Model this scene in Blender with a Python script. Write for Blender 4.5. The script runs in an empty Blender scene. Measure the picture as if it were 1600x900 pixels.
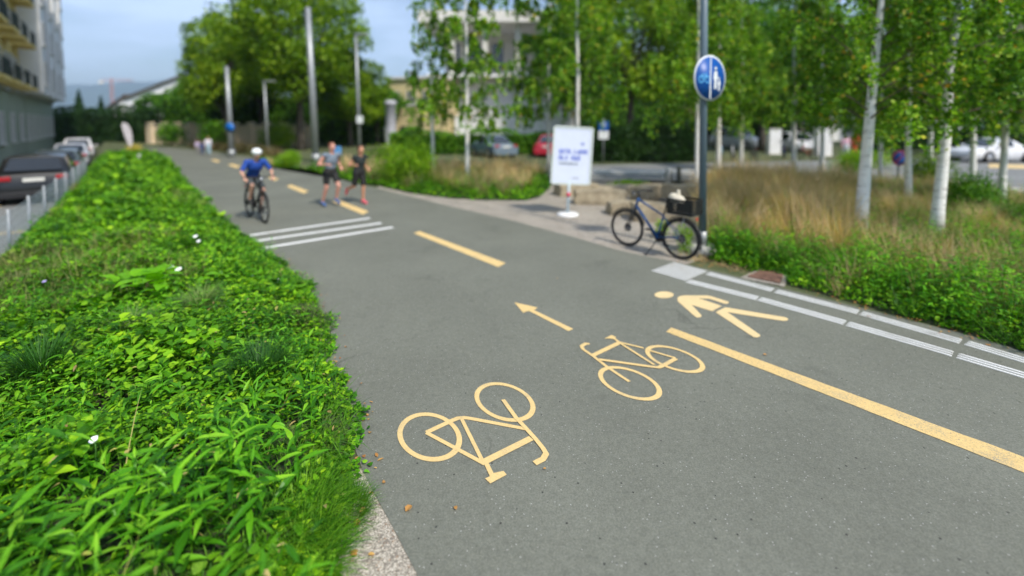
import bpy, bmesh, math, random
import numpy as np
from mathutils import Vector, Matrix
R = math.radians
random.seed(7); rng = np.random.default_rng(11)
scene = bpy.context.scene
col = scene.collection

# ------------------------------------------------------------------ camera, sky, sun, exposure
CAMH, F, PITCH, HY = 2.3, 700.0, R(3.0), 192.0
CY = HY + F*math.tan(PITCH)
cam_d = bpy.data.cameras.new('camera'); cam = bpy.data.objects.new('camera', cam_d); col.objects.link(cam)
cam.location = (0, 0, CAMH); cam.rotation_euler = (math.pi/2 - PITCH, 0, 0)
cam_d.sensor_width = 36; cam_d.lens = F/1600*36; cam_d.shift_y = -(450-CY)/1600
cam_d.clip_start = 0.05; cam_d.clip_end = 20000
cam_d.dof.use_dof = True; cam_d.dof.focus_distance = 3.2; cam_d.dof.aperture_fstop = 0.01575/0.041
scene.camera = cam
SUN_EL, SUN_AZ = R(50), R(141)       # azimuth clockwise from +Y; the sun stands behind right of the camera, in line with the path
world = bpy.data.worlds.new('World'); scene.world = world; world.use_nodes = True
wn = world.node_tree; wn.nodes.clear()
wo = wn.nodes.new('ShaderNodeOutputWorld'); bg = wn.nodes.new('ShaderNodeBackground'); bg.inputs[1].default_value = 0.10
sky = wn.nodes.new('ShaderNodeTexSky'); sky.sky_type = 'NISHITA'; sky.sun_disc = False
sky.sun_elevation = SUN_EL; sky.sun_rotation = SUN_AZ; sky.air_density = 1.0; sky.dust_density = 1.2; sky.ozone_density = 1.5
tc = wn.nodes.new('ShaderNodeTexCoord'); mp = wn.nodes.new('ShaderNodeMapping'); mp.inputs['Scale'].default_value = (1.6, 1.6, 7)
nz = wn.nodes.new('ShaderNodeTexNoise'); nz.inputs['Scale'].default_value = 1.6; nz.inputs['Detail'].default_value = 7; nz.inputs['Roughness'].default_value = .55
rp = wn.nodes.new('ShaderNodeMapRange'); rp.inputs[1].default_value = .42; rp.inputs[2].default_value = .64; rp.inputs[3].default_value = .15; rp.inputs[4].default_value = .8
mx = wn.nodes.new('ShaderNodeMix'); mx.data_type = 'RGBA'; mx.inputs[7].default_value = (6.0, 7.5, 10.2, 1)
wn.links.new(tc.outputs['Generated'], mp.inputs[0]); wn.links.new(mp.outputs[0], nz.inputs['Vector']); wn.links.new(nz.outputs[0], rp.inputs[0])
wn.links.new(rp.outputs[0], mx.inputs[0]); wn.links.new(sky.outputs[0], mx.inputs[6]); wn.links.new(mx.outputs[2], bg.inputs[0]); wn.links.new(bg.outputs[0], wo.inputs[0])
sd = bpy.data.lights.new('sun', 'SUN'); sd.energy = 3.2; sd.angle = R(3.5); sd.color = (1.0, 0.93, 0.82)
sun = bpy.data.objects.new('sun', sd); col.objects.link(sun)
sdir = Vector((math.sin(SUN_AZ)*math.cos(SUN_EL), math.cos(SUN_AZ)*math.cos(SUN_EL), math.sin(SUN_EL)))
sun.rotation_euler = (-sdir).to_track_quat('-Z', 'Y').to_euler()
vs = scene.view_settings; vs.view_transform = 'Standard'; vs.look = 'None'; vs.gamma = 1.0; vs.exposure = 0.60; vs.use_curve_mapping = False
cy = scene.cycles; scene.render.engine = 'CYCLES'; cy.use_denoising = True; cy.max_bounces = 6; cy.diffuse_bounces = 3; cy.glossy_bounces = 2; cy.transmission_bounces = 4
cy.transparent_max_bounces = 8; cy.caustics_reflective = False; cy.caustics_refractive = False; cy.use_adaptive_sampling = True; cy.adaptive_threshold = 0.02

# ------------------------------------------------------------------ pixel rays (photo pixels, 1600 x 900) -> points of the place
def ray(px, py):
    u = (px-800)/F; v = -(py-CY)/F
    return u, math.cos(PITCH)+v*math.sin(PITCH), -math.sin(PITCH)+v*math.cos(PITCH)
def G(px, py, z=0.0):
    x, y, d = ray(px, py); t = (z-CAMH)/d
    return Vector((x*t, y*t, z))
def P(px, py, Y):
    x, y, d = ray(px, py); t = Y/y
    return Vector((x*t, Y, CAMH+d*t))
DD = Vector((-0.664, 0.748, 0)).normalized(); NN = Vector((DD.y, -DD.x, 0))     # path direction, path normal (to the right)
PANG = math.atan2(DD.y, DD.x)
def NT(n, t, z=0.0): return Vector((NN.x*n+DD.x*t, NN.y*n+DD.y*t, z))
def nt(p): return p.x*NN.x+p.y*NN.y, p.x*DD.x+p.y*DD.y

# ------------------------------------------------------------------ materials
MATS = {}
def newmat(name):
    m = bpy.data.materials.new(name); m.use_nodes = True; n = m.node_tree; b = n.nodes['Principled BSDF']; return m, n, b
def N(n, t, **k):
    o = n.nodes.new('ShaderNode'+t)
    for a, v in k.items():
        if a[0] == 'i' and a[1:].isdigit(): o.inputs[int(a[1:])].default_value = v
        elif a in o.inputs.keys(): o.inputs[a].default_value = v
        else: setattr(o, a, v)
    return o
def c4(c): return (c[0], c[1], c[2], 1)
def ramp(n, src, stops):
    r = n.nodes.new('ShaderNodeValToRGB'); cr = r.color_ramp
    while len(cr.elements) < len(stops): cr.elements.new(0.5)
    for e, (p, c) in zip(cr.elements, stops): e.position = p; e.color = c4(c) if hasattr(c, '__len__') else (c, c, c, 1)
    n.links.new(src, r.inputs[0]); return r.outputs[0]
def mixc(n, fac, a, b, mode='MIX'):
    m = n.nodes.new('ShaderNodeMix'); m.data_type = 'RGBA'; m.blend_type = mode
    for i, v in ((0, fac), (6, a), (7, b)):
        if hasattr(v, 'links') or hasattr(v, 'is_linked'): n.links.new(v, m.inputs[i])
        else: m.inputs[i].default_value = v if i == 0 else c4(v)
    return m.outputs[2]
def noise(n, scale, detail=4, rough=.55, vec=None):
    t = N(n, 'TexNoise'); t.inputs['Scale'].default_value = scale; t.inputs['Detail'].default_value = detail; t.inputs['Roughness'].default_value = rough
    if vec is not None: n.links.new(vec, t.inputs['Vector'])
    return t.outputs[0]
def wpos(n, scale=None):
    g = N(n, 'NewGeometry'); v = g.outputs['Position']
    if scale:
        mpn = N(n, 'Mapping'); mpn.inputs['Scale'].default_value = scale; n.links.new(v, mpn.inputs[0]); v = mpn.outputs[0]
    return v
def ovec(n, scale=(1, 1, 1)):
    t = N(n, 'TexCoord'); mpn = N(n, 'Mapping'); mpn.inputs['Scale'].default_value = scale; n.links.new(t.outputs['Object'], mpn.inputs[0]); return mpn.outputs[0]
def bump(n, b, h, strength=.3, dist=.01):
    bp = N(n, 'Bump'); bp.inputs['Strength'].default_value = strength; bp.inputs['Distance'].default_value = dist
    n.links.new(h, bp.inputs['Height']); n.links.new(bp.outputs[0], b.inputs['Normal'])
def M(name, c, rough=.6, var=.15, scale=6, metal=0, bmp=0, spec=.4):
    if name in MATS: return MATS[name]
    m, n, b = newmat(name)
    v = ovec(n); ns = noise(n, scale, 5, .6, v)
    lo = tuple(x*(1-var) for x in c); hi = tuple(min(1, x*(1+var)) for x in c)
    n.links.new(ramp(n, ns, [(.3, lo), (.7, hi)]), b.inputs['Base Color'])
    b.inputs['Roughness'].default_value = rough; b.inputs['Metallic'].default_value = metal; b.inputs['Specular IOR Level'].default_value = spec
    if bmp: bump(n, b, noise(n, scale*6, 4, .6, v), bmp, .01)
    MATS[name] = m; return m
def leafmat(name, stops, trans=.35, rough=.5, patch=.6, patch_scale=1.2, dry=None):
    """leaf surface: colour differs from leaf to leaf and from clump to clump"""
    m, n, b = newmat(name)
    g = N(n, 'NewGeometry'); base = ramp(n, g.outputs['Random Per Island'], stops)
    pn = ramp(n, noise(n, patch_scale, 3, .5, g.outputs['Position']), [(.34, (1-patch, 1-patch*.85, 1-patch*.6)), (.52, (1, 1, 1)), (.66, (1+patch*.75, 1+patch*.45, 1))])
    base = mixc(n, 1.0, base, pn, 'MULTIPLY')
    if dry: base = mixc(n, ramp(n, noise(n, dry[1], 3, .6, g.outputs['Position']), [(.52, 0), (.66, 1)]), base, dry[0])
    n.links.new(base, b.inputs['Base Color']); b.inputs['Roughness'].default_value = rough; b.inputs['Specular IOR Level'].default_value = .22
    tr = N(n, 'BsdfTranslucent'); tb = mixc(n, 1.0, base, (1.25, 1.35, .6), 'MULTIPLY'); n.links.new(tb, tr.inputs[0])
    ms = N(n, 'MixShader'); ms.inputs[0].default_value = trans
    out = n.nodes['Material Output']; n.links.new(b.outputs[0], ms.inputs[1]); n.links.new(tr.outputs[0], ms.inputs[2]); n.links.new(ms.outputs[0], out.inputs[0])
    MATS[name] = m; return m

# ------------------------------------------------------------------ mesh helpers
def quat_to(v):
    return Vector(v).to_track_quat('Z', 'Y').to_matrix()
class MB:
    def __init__(s): s.v = []; s.f = []; s.m = []; s.s = []; s.n = 0; s.cur = 0
    def add(s, vs_, fs, smooth=False):
        o = s.n; s.v.extend([tuple(p) for p in vs_]); s.n += len(vs_)
        for f in fs: s.f.append(tuple(i+o for i in f)); s.m.append(s.cur); s.s.append(smooth)
        return s
    def box(s, c, d, rz=0, top=1.0, bev=0, rot=None):
        c = Vector(c); hx, hy, hz = d[0]/2, d[1]/2, d[2]/2; Mz = rot if rot is not None else Matrix.Rotation(rz, 3, 'Z')
        if bev > 0:
            bm = bmesh.new(); bmesh.ops.create_cube(bm, size=1)
            for v in bm.verts: v.co = Vector((v.co.x*d[0], v.co.y*d[1], v.co.z*d[2]))
            bmesh.ops.bevel(bm, geom=list(bm.edges), offset=min(bev, min(d)*.49), segments=2, profile=.6, affect='EDGES')
            bm.verts.index_update()
            r = s.add([c+Mz@v.co for v in bm.verts], [[v.index for v in f.verts] for f in bm.faces]); bm.free(); return r
        vs_ = [c+Mz@Vector((sx*hx*(top if sz > 0 else 1), sy*hy*(top if sz > 0 else 1), sz*hz)) for sz in (-1, 1) for sx, sy in ((-1, -1), (1, -1), (1, 1), (-1, 1))]
        return s.add(vs_, [(3, 2, 1, 0), (4, 5, 6, 7), (0, 1, 5, 4), (1, 2, 6, 5), (2, 3, 7, 6), (3, 0, 4, 7)])
    def tube(s, pts, r, seg=8, cap=True, flat=1.0):
        pts = [Vector(p) for p in pts]; rr = r if hasattr(r, '__len__') else [r]*len(pts); rings = []; up = None
        for i, p in enumerate(pts):
            t = (pts[min(i+1, len(pts)-1)]-pts[max(i-1, 0)]).normalized()
            if up is None: up = Vector((0, 0, 1)) if abs(t.z) < .9 else Vector((1, 0, 0))
            a = t.cross(up); a = a.normalized() if a.length > 1e-6 else Vector((1, 0, 0)); b = t.cross(a).normalized(); up = -b
            rings.append([p+(a*math.cos(2*math.pi*k/seg)+b*math.sin(2*math.pi*k/seg)*flat)*rr[i] for k in range(seg)])
        vs_ = [q for g in rings for q in g]; fs = []
        for i in range(len(pts)-1):
            for k in range(seg):
                k2 = (k+1) % seg; fs.append((i*seg+k, i*seg+k2, (i+1)*seg+k2, (i+1)*seg+k))
        if cap: fs.append(tuple(range(seg-1, -1, -1))); fs.append(tuple(range((len(pts)-1)*seg, len(pts)*seg)))
        return s.add(vs_, fs, True)
    def lathe(s, prof, c=(0, 0, 0), seg=16, axis=(0, 0, 1)):
        Q = quat_to(axis); c = Vector(c); vs_ = []
        for (r, z) in prof:
            for k in range(seg): a = 2*math.pi*k/seg; vs_.append(c+Q@Vector((r*math.cos(a), r*math.sin(a), z)))
        fs = [(i*seg+k, i*seg+(k+1) % seg, (i+1)*seg+(k+1) % seg, (i+1)*seg+k) for i in range(len(prof)-1) for k in range(seg)]
        fs.append(tuple(range(seg-1, -1, -1))); fs.append(tuple(range((len(prof)-1)*seg, len(prof)*seg)))
        return s.add(vs_, fs, True)
    def torus(s, c, Rr, r, axis=(0, 1, 0), seg=36, ms=8, flat=1.0):
        Q = quat_to(axis); c = Vector(c); vs_ = []
        for i in range(seg):
            a = 2*math.pi*i/seg
            for k in range(ms):
                b = 2*math.pi*k/ms; rad = Rr+r*math.cos(b); vs_.append(c+Q@Vector((rad*math.cos(a), rad*math.sin(a), r*math.sin(b)*flat)))
        fs = [(i*ms+k, ((i+1) % seg)*ms+k, ((i+1) % seg)*ms+(k+1) % ms, i*ms+(k+1) % ms) for i in range(seg) for k in range(ms)]
        return s.add(vs_, fs, True)
    def ell(s, c, r, rot=None, seg=12, rings=8):
        c = Vector(c); Q = rot if rot is not None else Matrix.Identity(3); vs_ = [c+Q@Vector((0, 0, -r[2]))]
        for i in range(1, rings):
            a = -math.pi/2+math.pi*i/rings
            for k in range(seg): b = 2*math.pi*k/seg; vs_.append(c+Q@Vector((r[0]*math.cos(a)*math.cos(b), r[1]*math.cos(a)*math.sin(b), r[2]*math.sin(a))))
        vs_.append(c+Q@Vector((0, 0, r[2]))); L = len(vs_)-1; fs = []
        for k in range(seg):
            k2 = (k+1) % seg; fs.append((0, 1+k2, 1+k)); fs.append((L, L-seg+k, L-seg+k2))
            for i in range(rings-2): fs.append((1+i*seg+k, 1+i*seg+k2, 1+(i+1)*seg+k2, 1+(i+1)*seg+k))
        return s.add(vs_, fs, True)
    def cap(s, a, b, ra, rb, seg=12):
        a = Vector(a); b = Vector(b); d = (b-a); L = d.length; Q = quat_to(d if L > 1e-6 else (0, 0, 1)); vs_ = []; prof = []
        for i in range(5): t = math.pi/2*(i/4); prof.append((ra*math.sin(t), -ra*math.cos(t)))
        for i in range(5): t = math.pi/2*(i/4); prof.append((rb*math.cos(t), L+rb*math.sin(t)))
        prof[0] = (ra*.02, -ra); prof[-1] = (rb*.02, L+rb)
        return s.lathe(prof, a, seg, d)
    def prism(s, poly, z0, z1, smooth=False):
        n = len(poly); vs_ = [(p[0], p[1], z0) for p in poly]+[(p[0], p[1], z1) for p in poly]
        fs = [tuple(range(n-1, -1, -1)), tuple(range(n, 2*n))]+[(i, (i+1) % n, n+(i+1) % n, n+i) for i in range(n)]
        return s.add(vs_, fs, smooth)
    def flatpoly(s, poly, z):
        return s.add([(p[0], p[1], z) for p in poly], [tuple(range(len(poly)))])
    def extr(s, poly, fr, depth):
        """outline in a plane: fr = (origin, axis u, axis v, normal)"""
        o, u, v, w = [Vector(q) for q in fr]; n = len(poly)
        vs_ = [o+u*p[0]+v*p[1] for p in poly]+[o+u*p[0]+v*p[1]+w*depth for p in poly]
        return s.add(vs_, [tuple(range(n-1, -1, -1)), tuple(range(n, 2*n))]+[(i, (i+1) % n, n+(i+1) % n, n+i) for i in range(n)])
    def build(s, name, mats, parent=None, loc=None, rz=None):
        me = bpy.data.meshes.new(name); me.from_pydata(s.v, [], s.f)
        if not isinstance(mats, (list, tuple)): mats = [mats]
        for mm in mats: me.materials.append(mm)
        me.polygons.foreach_set('use_smooth', s.s)
        if len(mats) > 1: me.polygons.foreach_set('material_index', s.m)
        me.update(); o = bpy.data.objects.new(name, me); col.objects.link(o)
        if parent: o.parent = parent
        if loc is not None: o.location = loc
        if rz is not None: o.rotation_euler.z = rz
        return o
def fixn(o):
    bm = bmesh.new(); bm.from_mesh(o.data); bmesh.ops.recalc_face_normals(bm, faces=bm.faces); bm.to_mesh(o.data); bm.free(); return o
def tag(o, label=None, cat=None, group=None, kind=None):
    if label: o['label'] = label
    if cat: o['category'] = cat
    if group: o['group'] = group
    if kind: o['kind'] = kind
    return o
def thing(name, label, cat, loc=(0, 0, 0), rz=0, group=None):
    o = bpy.data.objects.new(name, None); o.empty_display_size = .2; col.objects.link(o); o.location = loc; o.rotation_euler.z = rz
    return tag(o, label, cat, group)
def dup(root, loc=None, rz=None, label=None, group=None, parent=None, scale=None):
    c = root.copy(); col.objects.link(c)
    if parent is not None: c.parent = parent
    if loc is not None: c.location = loc
    if rz is not None: c.rotation_euler.z = rz
    if scale is not None: c.scale = scale if hasattr(scale, '__len__') else (scale,)*3
    if label: c['label'] = label
    if group: c['group'] = group
    for ch in list(root.children): dup(ch, parent=c)
    return c
def np_mesh(name, V, Fq, mats, parent=None, smooth=False, mi=None):
    V = np.asarray(V, dtype=np.float32).reshape(-1, 3); Fq = np.asarray(Fq, dtype=np.int32); k = Fq.shape[1]
    me = bpy.data.meshes.new(name); me.vertices.add(len(V)); me.vertices.foreach_set('co', V.ravel())
    me.loops.add(Fq.size); me.loops.foreach_set('vertex_index', Fq.ravel())
    me.polygons.add(len(Fq)); me.polygons.foreach_set('loop_start', np.arange(0, Fq.size, k, dtype=np.int32)); me.polygons.foreach_set('loop_total', np.full(len(Fq), k, dtype=np.int32))
    if not isinstance(mats, (list, tuple)): mats = [mats]
    for mm in mats: me.materials.append(mm)
    if mi is not None: me.polygons.foreach_set('material_index', np.asarray(mi, dtype=np.int32))
    me.polygons.foreach_set('use_smooth', np.full(len(Fq), smooth)); me.update(calc_edges=True); me.validate()
    o = bpy.data.objects.new(name, me); col.objects.link(o)
    if parent: o.parent = parent
    return o

# leaves / blades in bulk --------------------------------------------------
PROF = {'lance': ([0, .18, .45, .75, 1], [.08, .7, 1, .55, .02]), 'oval': ([0, .3, .7, 1], [.15, 1, .8, .05]), 'heart': ([0, .12, .5, 1], [.5, 1, .8, .03]),
        'blade': ([0, .35, .7, 1], [1, .9, .6, .05])}
def leaves(pos, yaw, pitch, L, W, bend, prof='lance', fold=.25, roll=None):
    """arrays -> vertex and quad arrays of bent, folded leaves"""
    S, wp = PROF[prof]; S = np.array(S); wp = np.array(wp); n = len(pos); k = len(S)
    hx, hy = np.cos(yaw), np.sin(yaw); c = np.zeros((n, k, 3)); c[:, 0] = pos
    roll = np.zeros(n) if roll is None else roll
    nrm = np.zeros((n, k, 3))
    for i in range(k):
        p = pitch-bend*S[i]
        nrm[:, i] = np.stack([-np.sin(p)*hx, -np.sin(p)*hy, np.cos(p)], 1)
        if i: pm = pitch-bend*(S[i]+S[i-1])/2; c[:, i] = c[:, i-1]+((S[i]-S[i-1])*L)[:, None]*np.stack([np.cos(pm)*hx, np.cos(pm)*hy, np.sin(pm)], 1)
    side = np.stack([-hy, hx, np.zeros(n)], 1)
    sv = side[:, None]*np.cos(roll)[:, None, None]+nrm*np.sin(roll)[:, None, None]
    nn_ = nrm*np.cos(roll)[:, None, None]-side[:, None]*np.sin(roll)[:, None, None]
    hw = (W[:, None]*wp[None]*.5)[:, :, None]
    a = c-sv*hw+nn_*hw*fold; b = c+sv*hw+nn_*hw*fold
    if prof == 'blade' or fold == 0:
        V = np.stack([a, b], 2).reshape(n*k*2, 3); base = (np.arange(n)*k*2)[:, None, None]
        q = np.array([[2*i, 2*i+1, 2*i+3, 2*i+2] for i in range(k-1)])[None]; return V, (base+q).reshape(-1, 4)
    V = np.stack([a, c, b], 2).reshape(n*k*3, 3); base = (np.arange(n)*k*3)[:, None, None]
    q = np.array([[3*i+j, 3*i+j+1, 3*i+4+j, 3*i+3+j] for i in range(k-1) for j in (0, 1)])[None]
    return V, (base+q).reshape(-1, 4)
def join(*parts):
    Vs, Fs, o = [], [], 0
    for V, Fq in parts: Vs.append(V); Fs.append(Fq+o); o += len(V)
    return np.concatenate(Vs), np.concatenate(Fs)
def U(a, b, n=None): return rng.uniform(a, b, n)
def quads(pos, size, up=.3, aspect=.75):
    """n single-face leaves (rhombs) facing every way with a bias upward"""
    n = len(pos); d = rng.normal(size=(n, 3)); d /= np.linalg.norm(d, axis=1)[:, None]; d[:, 2] = np.abs(d[:, 2])+up; d /= np.linalg.norm(d, axis=1)[:, None]
    a = rng.normal(size=(n, 3)); a -= (a*d).sum(1)[:, None]*d; a /= np.linalg.norm(a, axis=1)[:, None]; b = np.cross(d, a)
    s = size[:, None]/2; V = np.stack([pos-a*s, pos-b*s*aspect+d*s*.2, pos+a*s, pos+b*s*aspect+d*s*.2], 1).reshape(-1, 3)
    return V, np.arange(4*n).reshape(-1, 4)

# ------------------------------------------------------------------ setting: ground, road, path, gravel
def asphalt(name, c, speck=1.0, patch=.12):
    m, n, b = newmat(name); v = wpos(n)
    big = ramp(n, noise(n, .55, 5, .6, v), [(.3, tuple(x*(1-patch) for x in c)), (.7, tuple(x*(1+patch) for x in c))])
    fine = noise(n, 95, 3, .75, v); cc = mixc(n, 1.0, big, ramp(n, fine, [(.3, .72), (.7, 1.28)]), 'MULTIPLY')
    mid = noise(n, 22, 4, .7, v); cc = mixc(n, 1.0, cc, ramp(n, mid, [(.32, .9), (.68, 1.1)]), 'MULTIPLY')
    vo = N(n, 'TexVoronoi'); vo.inputs['Scale'].default_value = 42; n.links.new(v, vo.inputs['Vector'])
    pick = N(n, 'Math', operation='GREATER_THAN', i1=.80); sp = N(n, 'SeparateColor'); n.links.new(vo.outputs['Color'], sp.inputs[0]); n.links.new(sp.outputs[0], pick.inputs[0])
    dot = N(n, 'Math', operation='LESS_THAN', i1=.16); n.links.new(vo.outputs['Distance'], dot.inputs[0])
    mu = N(n, 'Math', operation='MULTIPLY'); n.links.new(pick.outputs[0], mu.inputs[0]); n.links.new(dot.outputs[0], mu.inputs[1])
    mu2 = N(n, 'Math', operation='MULTIPLY', i1=.6*speck); n.links.new(mu.outputs[0], mu2.inputs[0])
    cc = mixc(n, mu2.outputs[0], cc, (.5, .5, .47))
    pk = N(n, 'Math', operation='LESS_THAN', i1=.012); n.links.new(sp.outputs[1], pk.inputs[0]); d2 = N(n, 'Math', operation='LESS_THAN', i1=.3); n.links.new(vo.outputs['Distance'], d2.inputs[0])
    m3 = N(n, 'Math', operation='MULTIPLY'); n.links.new(pk.outputs[0], m3.inputs[0]); n.links.new(d2.outputs[0], m3.inputs[1]); cc = mixc(n, m3.outputs[0], cc, (.05, .05, .045))
    if speck >= 1:
        st = ramp(n, noise(n, .9, 6, .7, wpos(n, (1, 1, 1))), [(.30, .84), (.42, 1.0), (.62, 1.0), (.74, 1.08)]); cc = mixc(n, 1.0, cc, st, 'MULTIPLY')
        st = ramp(n, noise(n, 5, 3, .5, v), [(.22, .80), (.30, 1.0)]); cc = mixc(n, 1.0, cc, st, 'MULTIPLY')
        vc = N(n, 'TexVoronoi'); vc.feature = 'DISTANCE_TO_EDGE'; vc.inputs['Scale'].default_value = .55; wv = N(n, 'VectorMath', operation='ADD'); nn3 = N(n, 'TexNoise'); nn3.inputs['Scale'].default_value = 3.5; nn3.inputs['Detail'].default_value = 5; n.links.new(v, nn3.inputs['Vector'])
        sc3 = N(n, 'VectorMath', operation='SCALE'); sc3.inputs['Scale'].default_value = .35; n.links.new(nn3.outputs['Color'], sc3.inputs[0]); n.links.new(v, wv.inputs[0]); n.links.new(sc3.outputs[0], wv.inputs[1]); n.links.new(wv.outputs[0], vc.inputs['Vector'])
        ck = ramp(n, vc.outputs['Distance'], [(.0, 1), (.0035, 1), (.006, 0)]); mk = ramp(n, noise(n, .6, 3, .5, wpos(n)), [(.52, 0), (.60, .45)]); cc = mixc(n, mixc(n, 1.0, ck, mk, 'MULTIPLY'), cc, (.07, .07, .06))
    n.links.new(cc, b.inputs['Base Color']); b.inputs['Roughness'].default_value = .85; b.inputs['Specular IOR Level'].default_value = .25
    bump(n, b, fine, .35, .004); return m
M_path = asphalt('asphalt_path', (.154, .160, .131)); M_road = asphalt('asphalt_road', (.20, .205, .20), .3)
def gravelmat(name, a, bcol, scale):
    m, n, b = newmat(name); v = wpos(n); vo = N(n, 'TexVoronoi'); vo.inputs['Scale'].default_value = scale; n.links.new(v, vo.inputs['Vector'])
    sp = N(n, 'SeparateColor'); n.links.new(vo.outputs['Color'], sp.inputs[0])
    cc = ramp(n, sp.outputs[0], [(0, a), (.5, bcol), (.93, tuple(min(1, x*1.4) for x in bcol)), (1, (.30, .17, .09))])
    cc = mixc(n, 1.0, cc, ramp(n, vo.outputs['Distance'], [(.25, 1.0), (.7, .45)]), 'MULTIPLY')
    cc = mixc(n, 1.0, cc, ramp(n, noise(n, 1.3, 5, .6, v), [(.3, .82), (.7, 1.15)]), 'MULTIPLY')
    n.links.new(cc, b.inputs['Base Color']); b.inputs['Roughness'].default_value = .95; bump(n, b, vo.outputs['Distance'], -.6, .01); return m
M_gravel = gravelmat('gravel', (.30, .27, .22), (.44, .40, .34), 70); M_gravel_n = gravelmat('fine_gravel', (.28, .24, .19), (.50, .45, .37), 115)
def soilmat(name, a, bcol, scale=1.5):
    m, n, b = newmat(name); v = wpos(n)
    cc = ramp(n, noise(n, scale, 6, .65, v), [(.35, a), (.65, bcol)]); cc = mixc(n, 1.0, cc, ramp(n, noise(n, 40, 3, .7, v), [(.3, .6), (.7, 1.4)]), 'MULTIPLY')
    n.links.new(cc, b.inputs['Base Color']); b.inputs['Roughness'].default_value = .95; bump(n, b, noise(n, 30, 4, .7, v), .6, .03); return m
M_ground = soilmat('ground_soil', (.05, .075, .022), (.11, .12, .05)); M_soil = soilmat('verge_soil', (.022, .035, .012), (.045, .06, .022), 4)

# one ground sheet, a little lower on the street side
def strip(nvals, zs, t0, t1, name, mat):
    V, Fq = [], []
    for n_, z_ in zip(nvals, zs):
        for t_ in (t0, t1): V.append(NT(n_, t_, z_))
    for i in range(len(nvals)-1): Fq.append((2*i, 2*i+2, 2*i+3, 2*i+1))
    me = MB(); me.add(V, Fq); return me.build(name, mat)
STREET_Z = -.50
tag(strip([-5000, -1.35, -.95, 5000], [STREET_Z-.004, STREET_Z-.004, 0, 0], -5000, 5000, 'ground', M_ground), 'soil and rough grass ground around the cycle path', kind='structure')
tag(strip([-5.6, -1.5], [STREET_Z, STREET_Z], -20, 60, 'street', M_road), 'grey asphalt street with parked cars beyond the wire fence', kind='structure')
pv = MB(); pv.box((0, 0, 0), (80, .9, .12)); o = pv.build('pavement', M('kerb_stone', (.36, .36, .34), .85, .15, 4), loc=NT(-6.05, 20, STREET_Z+.06), rz=PANG); tag(o, 'pale pavement with a kerb at the foot of the left apartment houses', kind='structure')

OUT = [G(1103, 428), G(1210, 455.6), G(1341, 489.5), G(1502, 535.5), G(1600, 566)]        # centre line of the outer tactile strip
n_out = float(np.mean([nt(p)[0] for p in OUT]))
left_px = [(652, 900), (612, 822), (582, 768), (566, 735), (540, 660), (505, 575), (488, 505), (462, 455), (424, 412), (386, 387), (352, 366), (326, 340), (298, 310), (276, 285), (256, 258), (240, 240), (232, 234), (226, 231.6)]
right_px = [(1054, 409.5), (1000, 399), (960, 390), (900, 372), (800, 345), (700, 322), (600, 297), (560, 288), (500, 272), (430, 255), (390, 246), (330, 237.5), (290, 233.5), (262, 231)]
LE = [G(*p) for p in left_px]; RE = [G(*p) for p in right_px]
l0 = nt(LE[0]); nr0, tr0 = nt(RE[0])
poly = [NT(l0[0]+.05, -6)]+LE+RE[::-1]+[NT(nr0+.02, tr0-1), NT(n_out+.22, nt(OUT[-1])[1]-.2), NT(n_out+.25, -6)]
pm = MB(); pm.flatpoly(poly, .008); o = pm.build('path', M_path); tag(o, 'smooth grey asphalt cycle and foot path running into the distance', kind='structure')
if o.data.polygons[0].normal.z < 0: o.data.flip_normals()
ge = MB(); ge.box((0, 0, 0), (.01, .01, .01))
gpx = [(590, 291), (640, 302), (700, 310), (750, 313), (820, 314), (842, 309), (852, 290), (852, 282), (1104, 282), (1104, 403), (1060, 418), (900, 388), (700, 334), (590, 304)]
pm = MB(); pm.flatpoly([G(*p) for p in gpx], .004); o = pm.build('gravel_area', M_gravel); tag(o, 'pale compacted gravel area around the poster stand and stone blocks', kind='structure')
if o.data.polygons[0].normal.z < 0: o.data.flip_normals()
g2 = [G(652, 900), G(612, 822), G(582, 768), G(560, 735), G(505, 750), G(500, 830), G(490, 905)]
pm = MB(); pm.flatpoly([NT(nt(LE[0])[0]+.1, -3)]+[p+NN*.02 for p in g2]+[NT(nt(g2[-1])[0]-.1, -3)], .004); o = pm.build('gravel_strip', M_gravel_n); tag(o, 'strip of loose fine gravel between path edge and near grass', kind='structure')
if o.data.polygons[0].normal.z < 0: o.data.flip_normals()
for nm, pxs, zz, mt, lab in (('road', [(560, 262), (600, 269), (846, 271), (880, 283), (1600, 301), (1900, 308), (1900, 244), (1600, 245), (880, 259), (560, 259)], .004, M_road, 'light grey side road crossing behind the beds on the right'),):
    pm = MB(); pm.flatpoly([G(*p) for p in pxs], zz); o = pm.build(nm, mt); tag(o, lab, kind='structure')
    if o.data.polygons[0].normal.z < 0: o.data.flip_normals()
kb = MB(); a, b_ = G(880, 271), G(1085, 271.5)
kb.box((0, 0, 0), ((b_-a).length+6, .55, .12)); o = kb.build('kerb', M('pale_kerb', (.62, .62, .60), .8, .1), loc=(a+b_)/2+Vector((0, 0, .064)), rz=math.atan2((b_-a).y, (b_-a).x)); tag(o, 'pale raised kerb island in the road behind the parked bicycle', kind='structure')
kb = MB(); a, b_ = G(1150, 287), G(1800, 306)
kb.box((0, 0, 0), ((b_-a).length, .25, .12)); o = kb.build('kerb', MATS['pale_kerb'], loc=(a+b_)/2+Vector((0, 0, .062)), rz=math.atan2((b_-a).y, (b_-a).x)); tag(o, 'long pale kerb along the near side of the road behind the birches', kind='structure')

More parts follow.
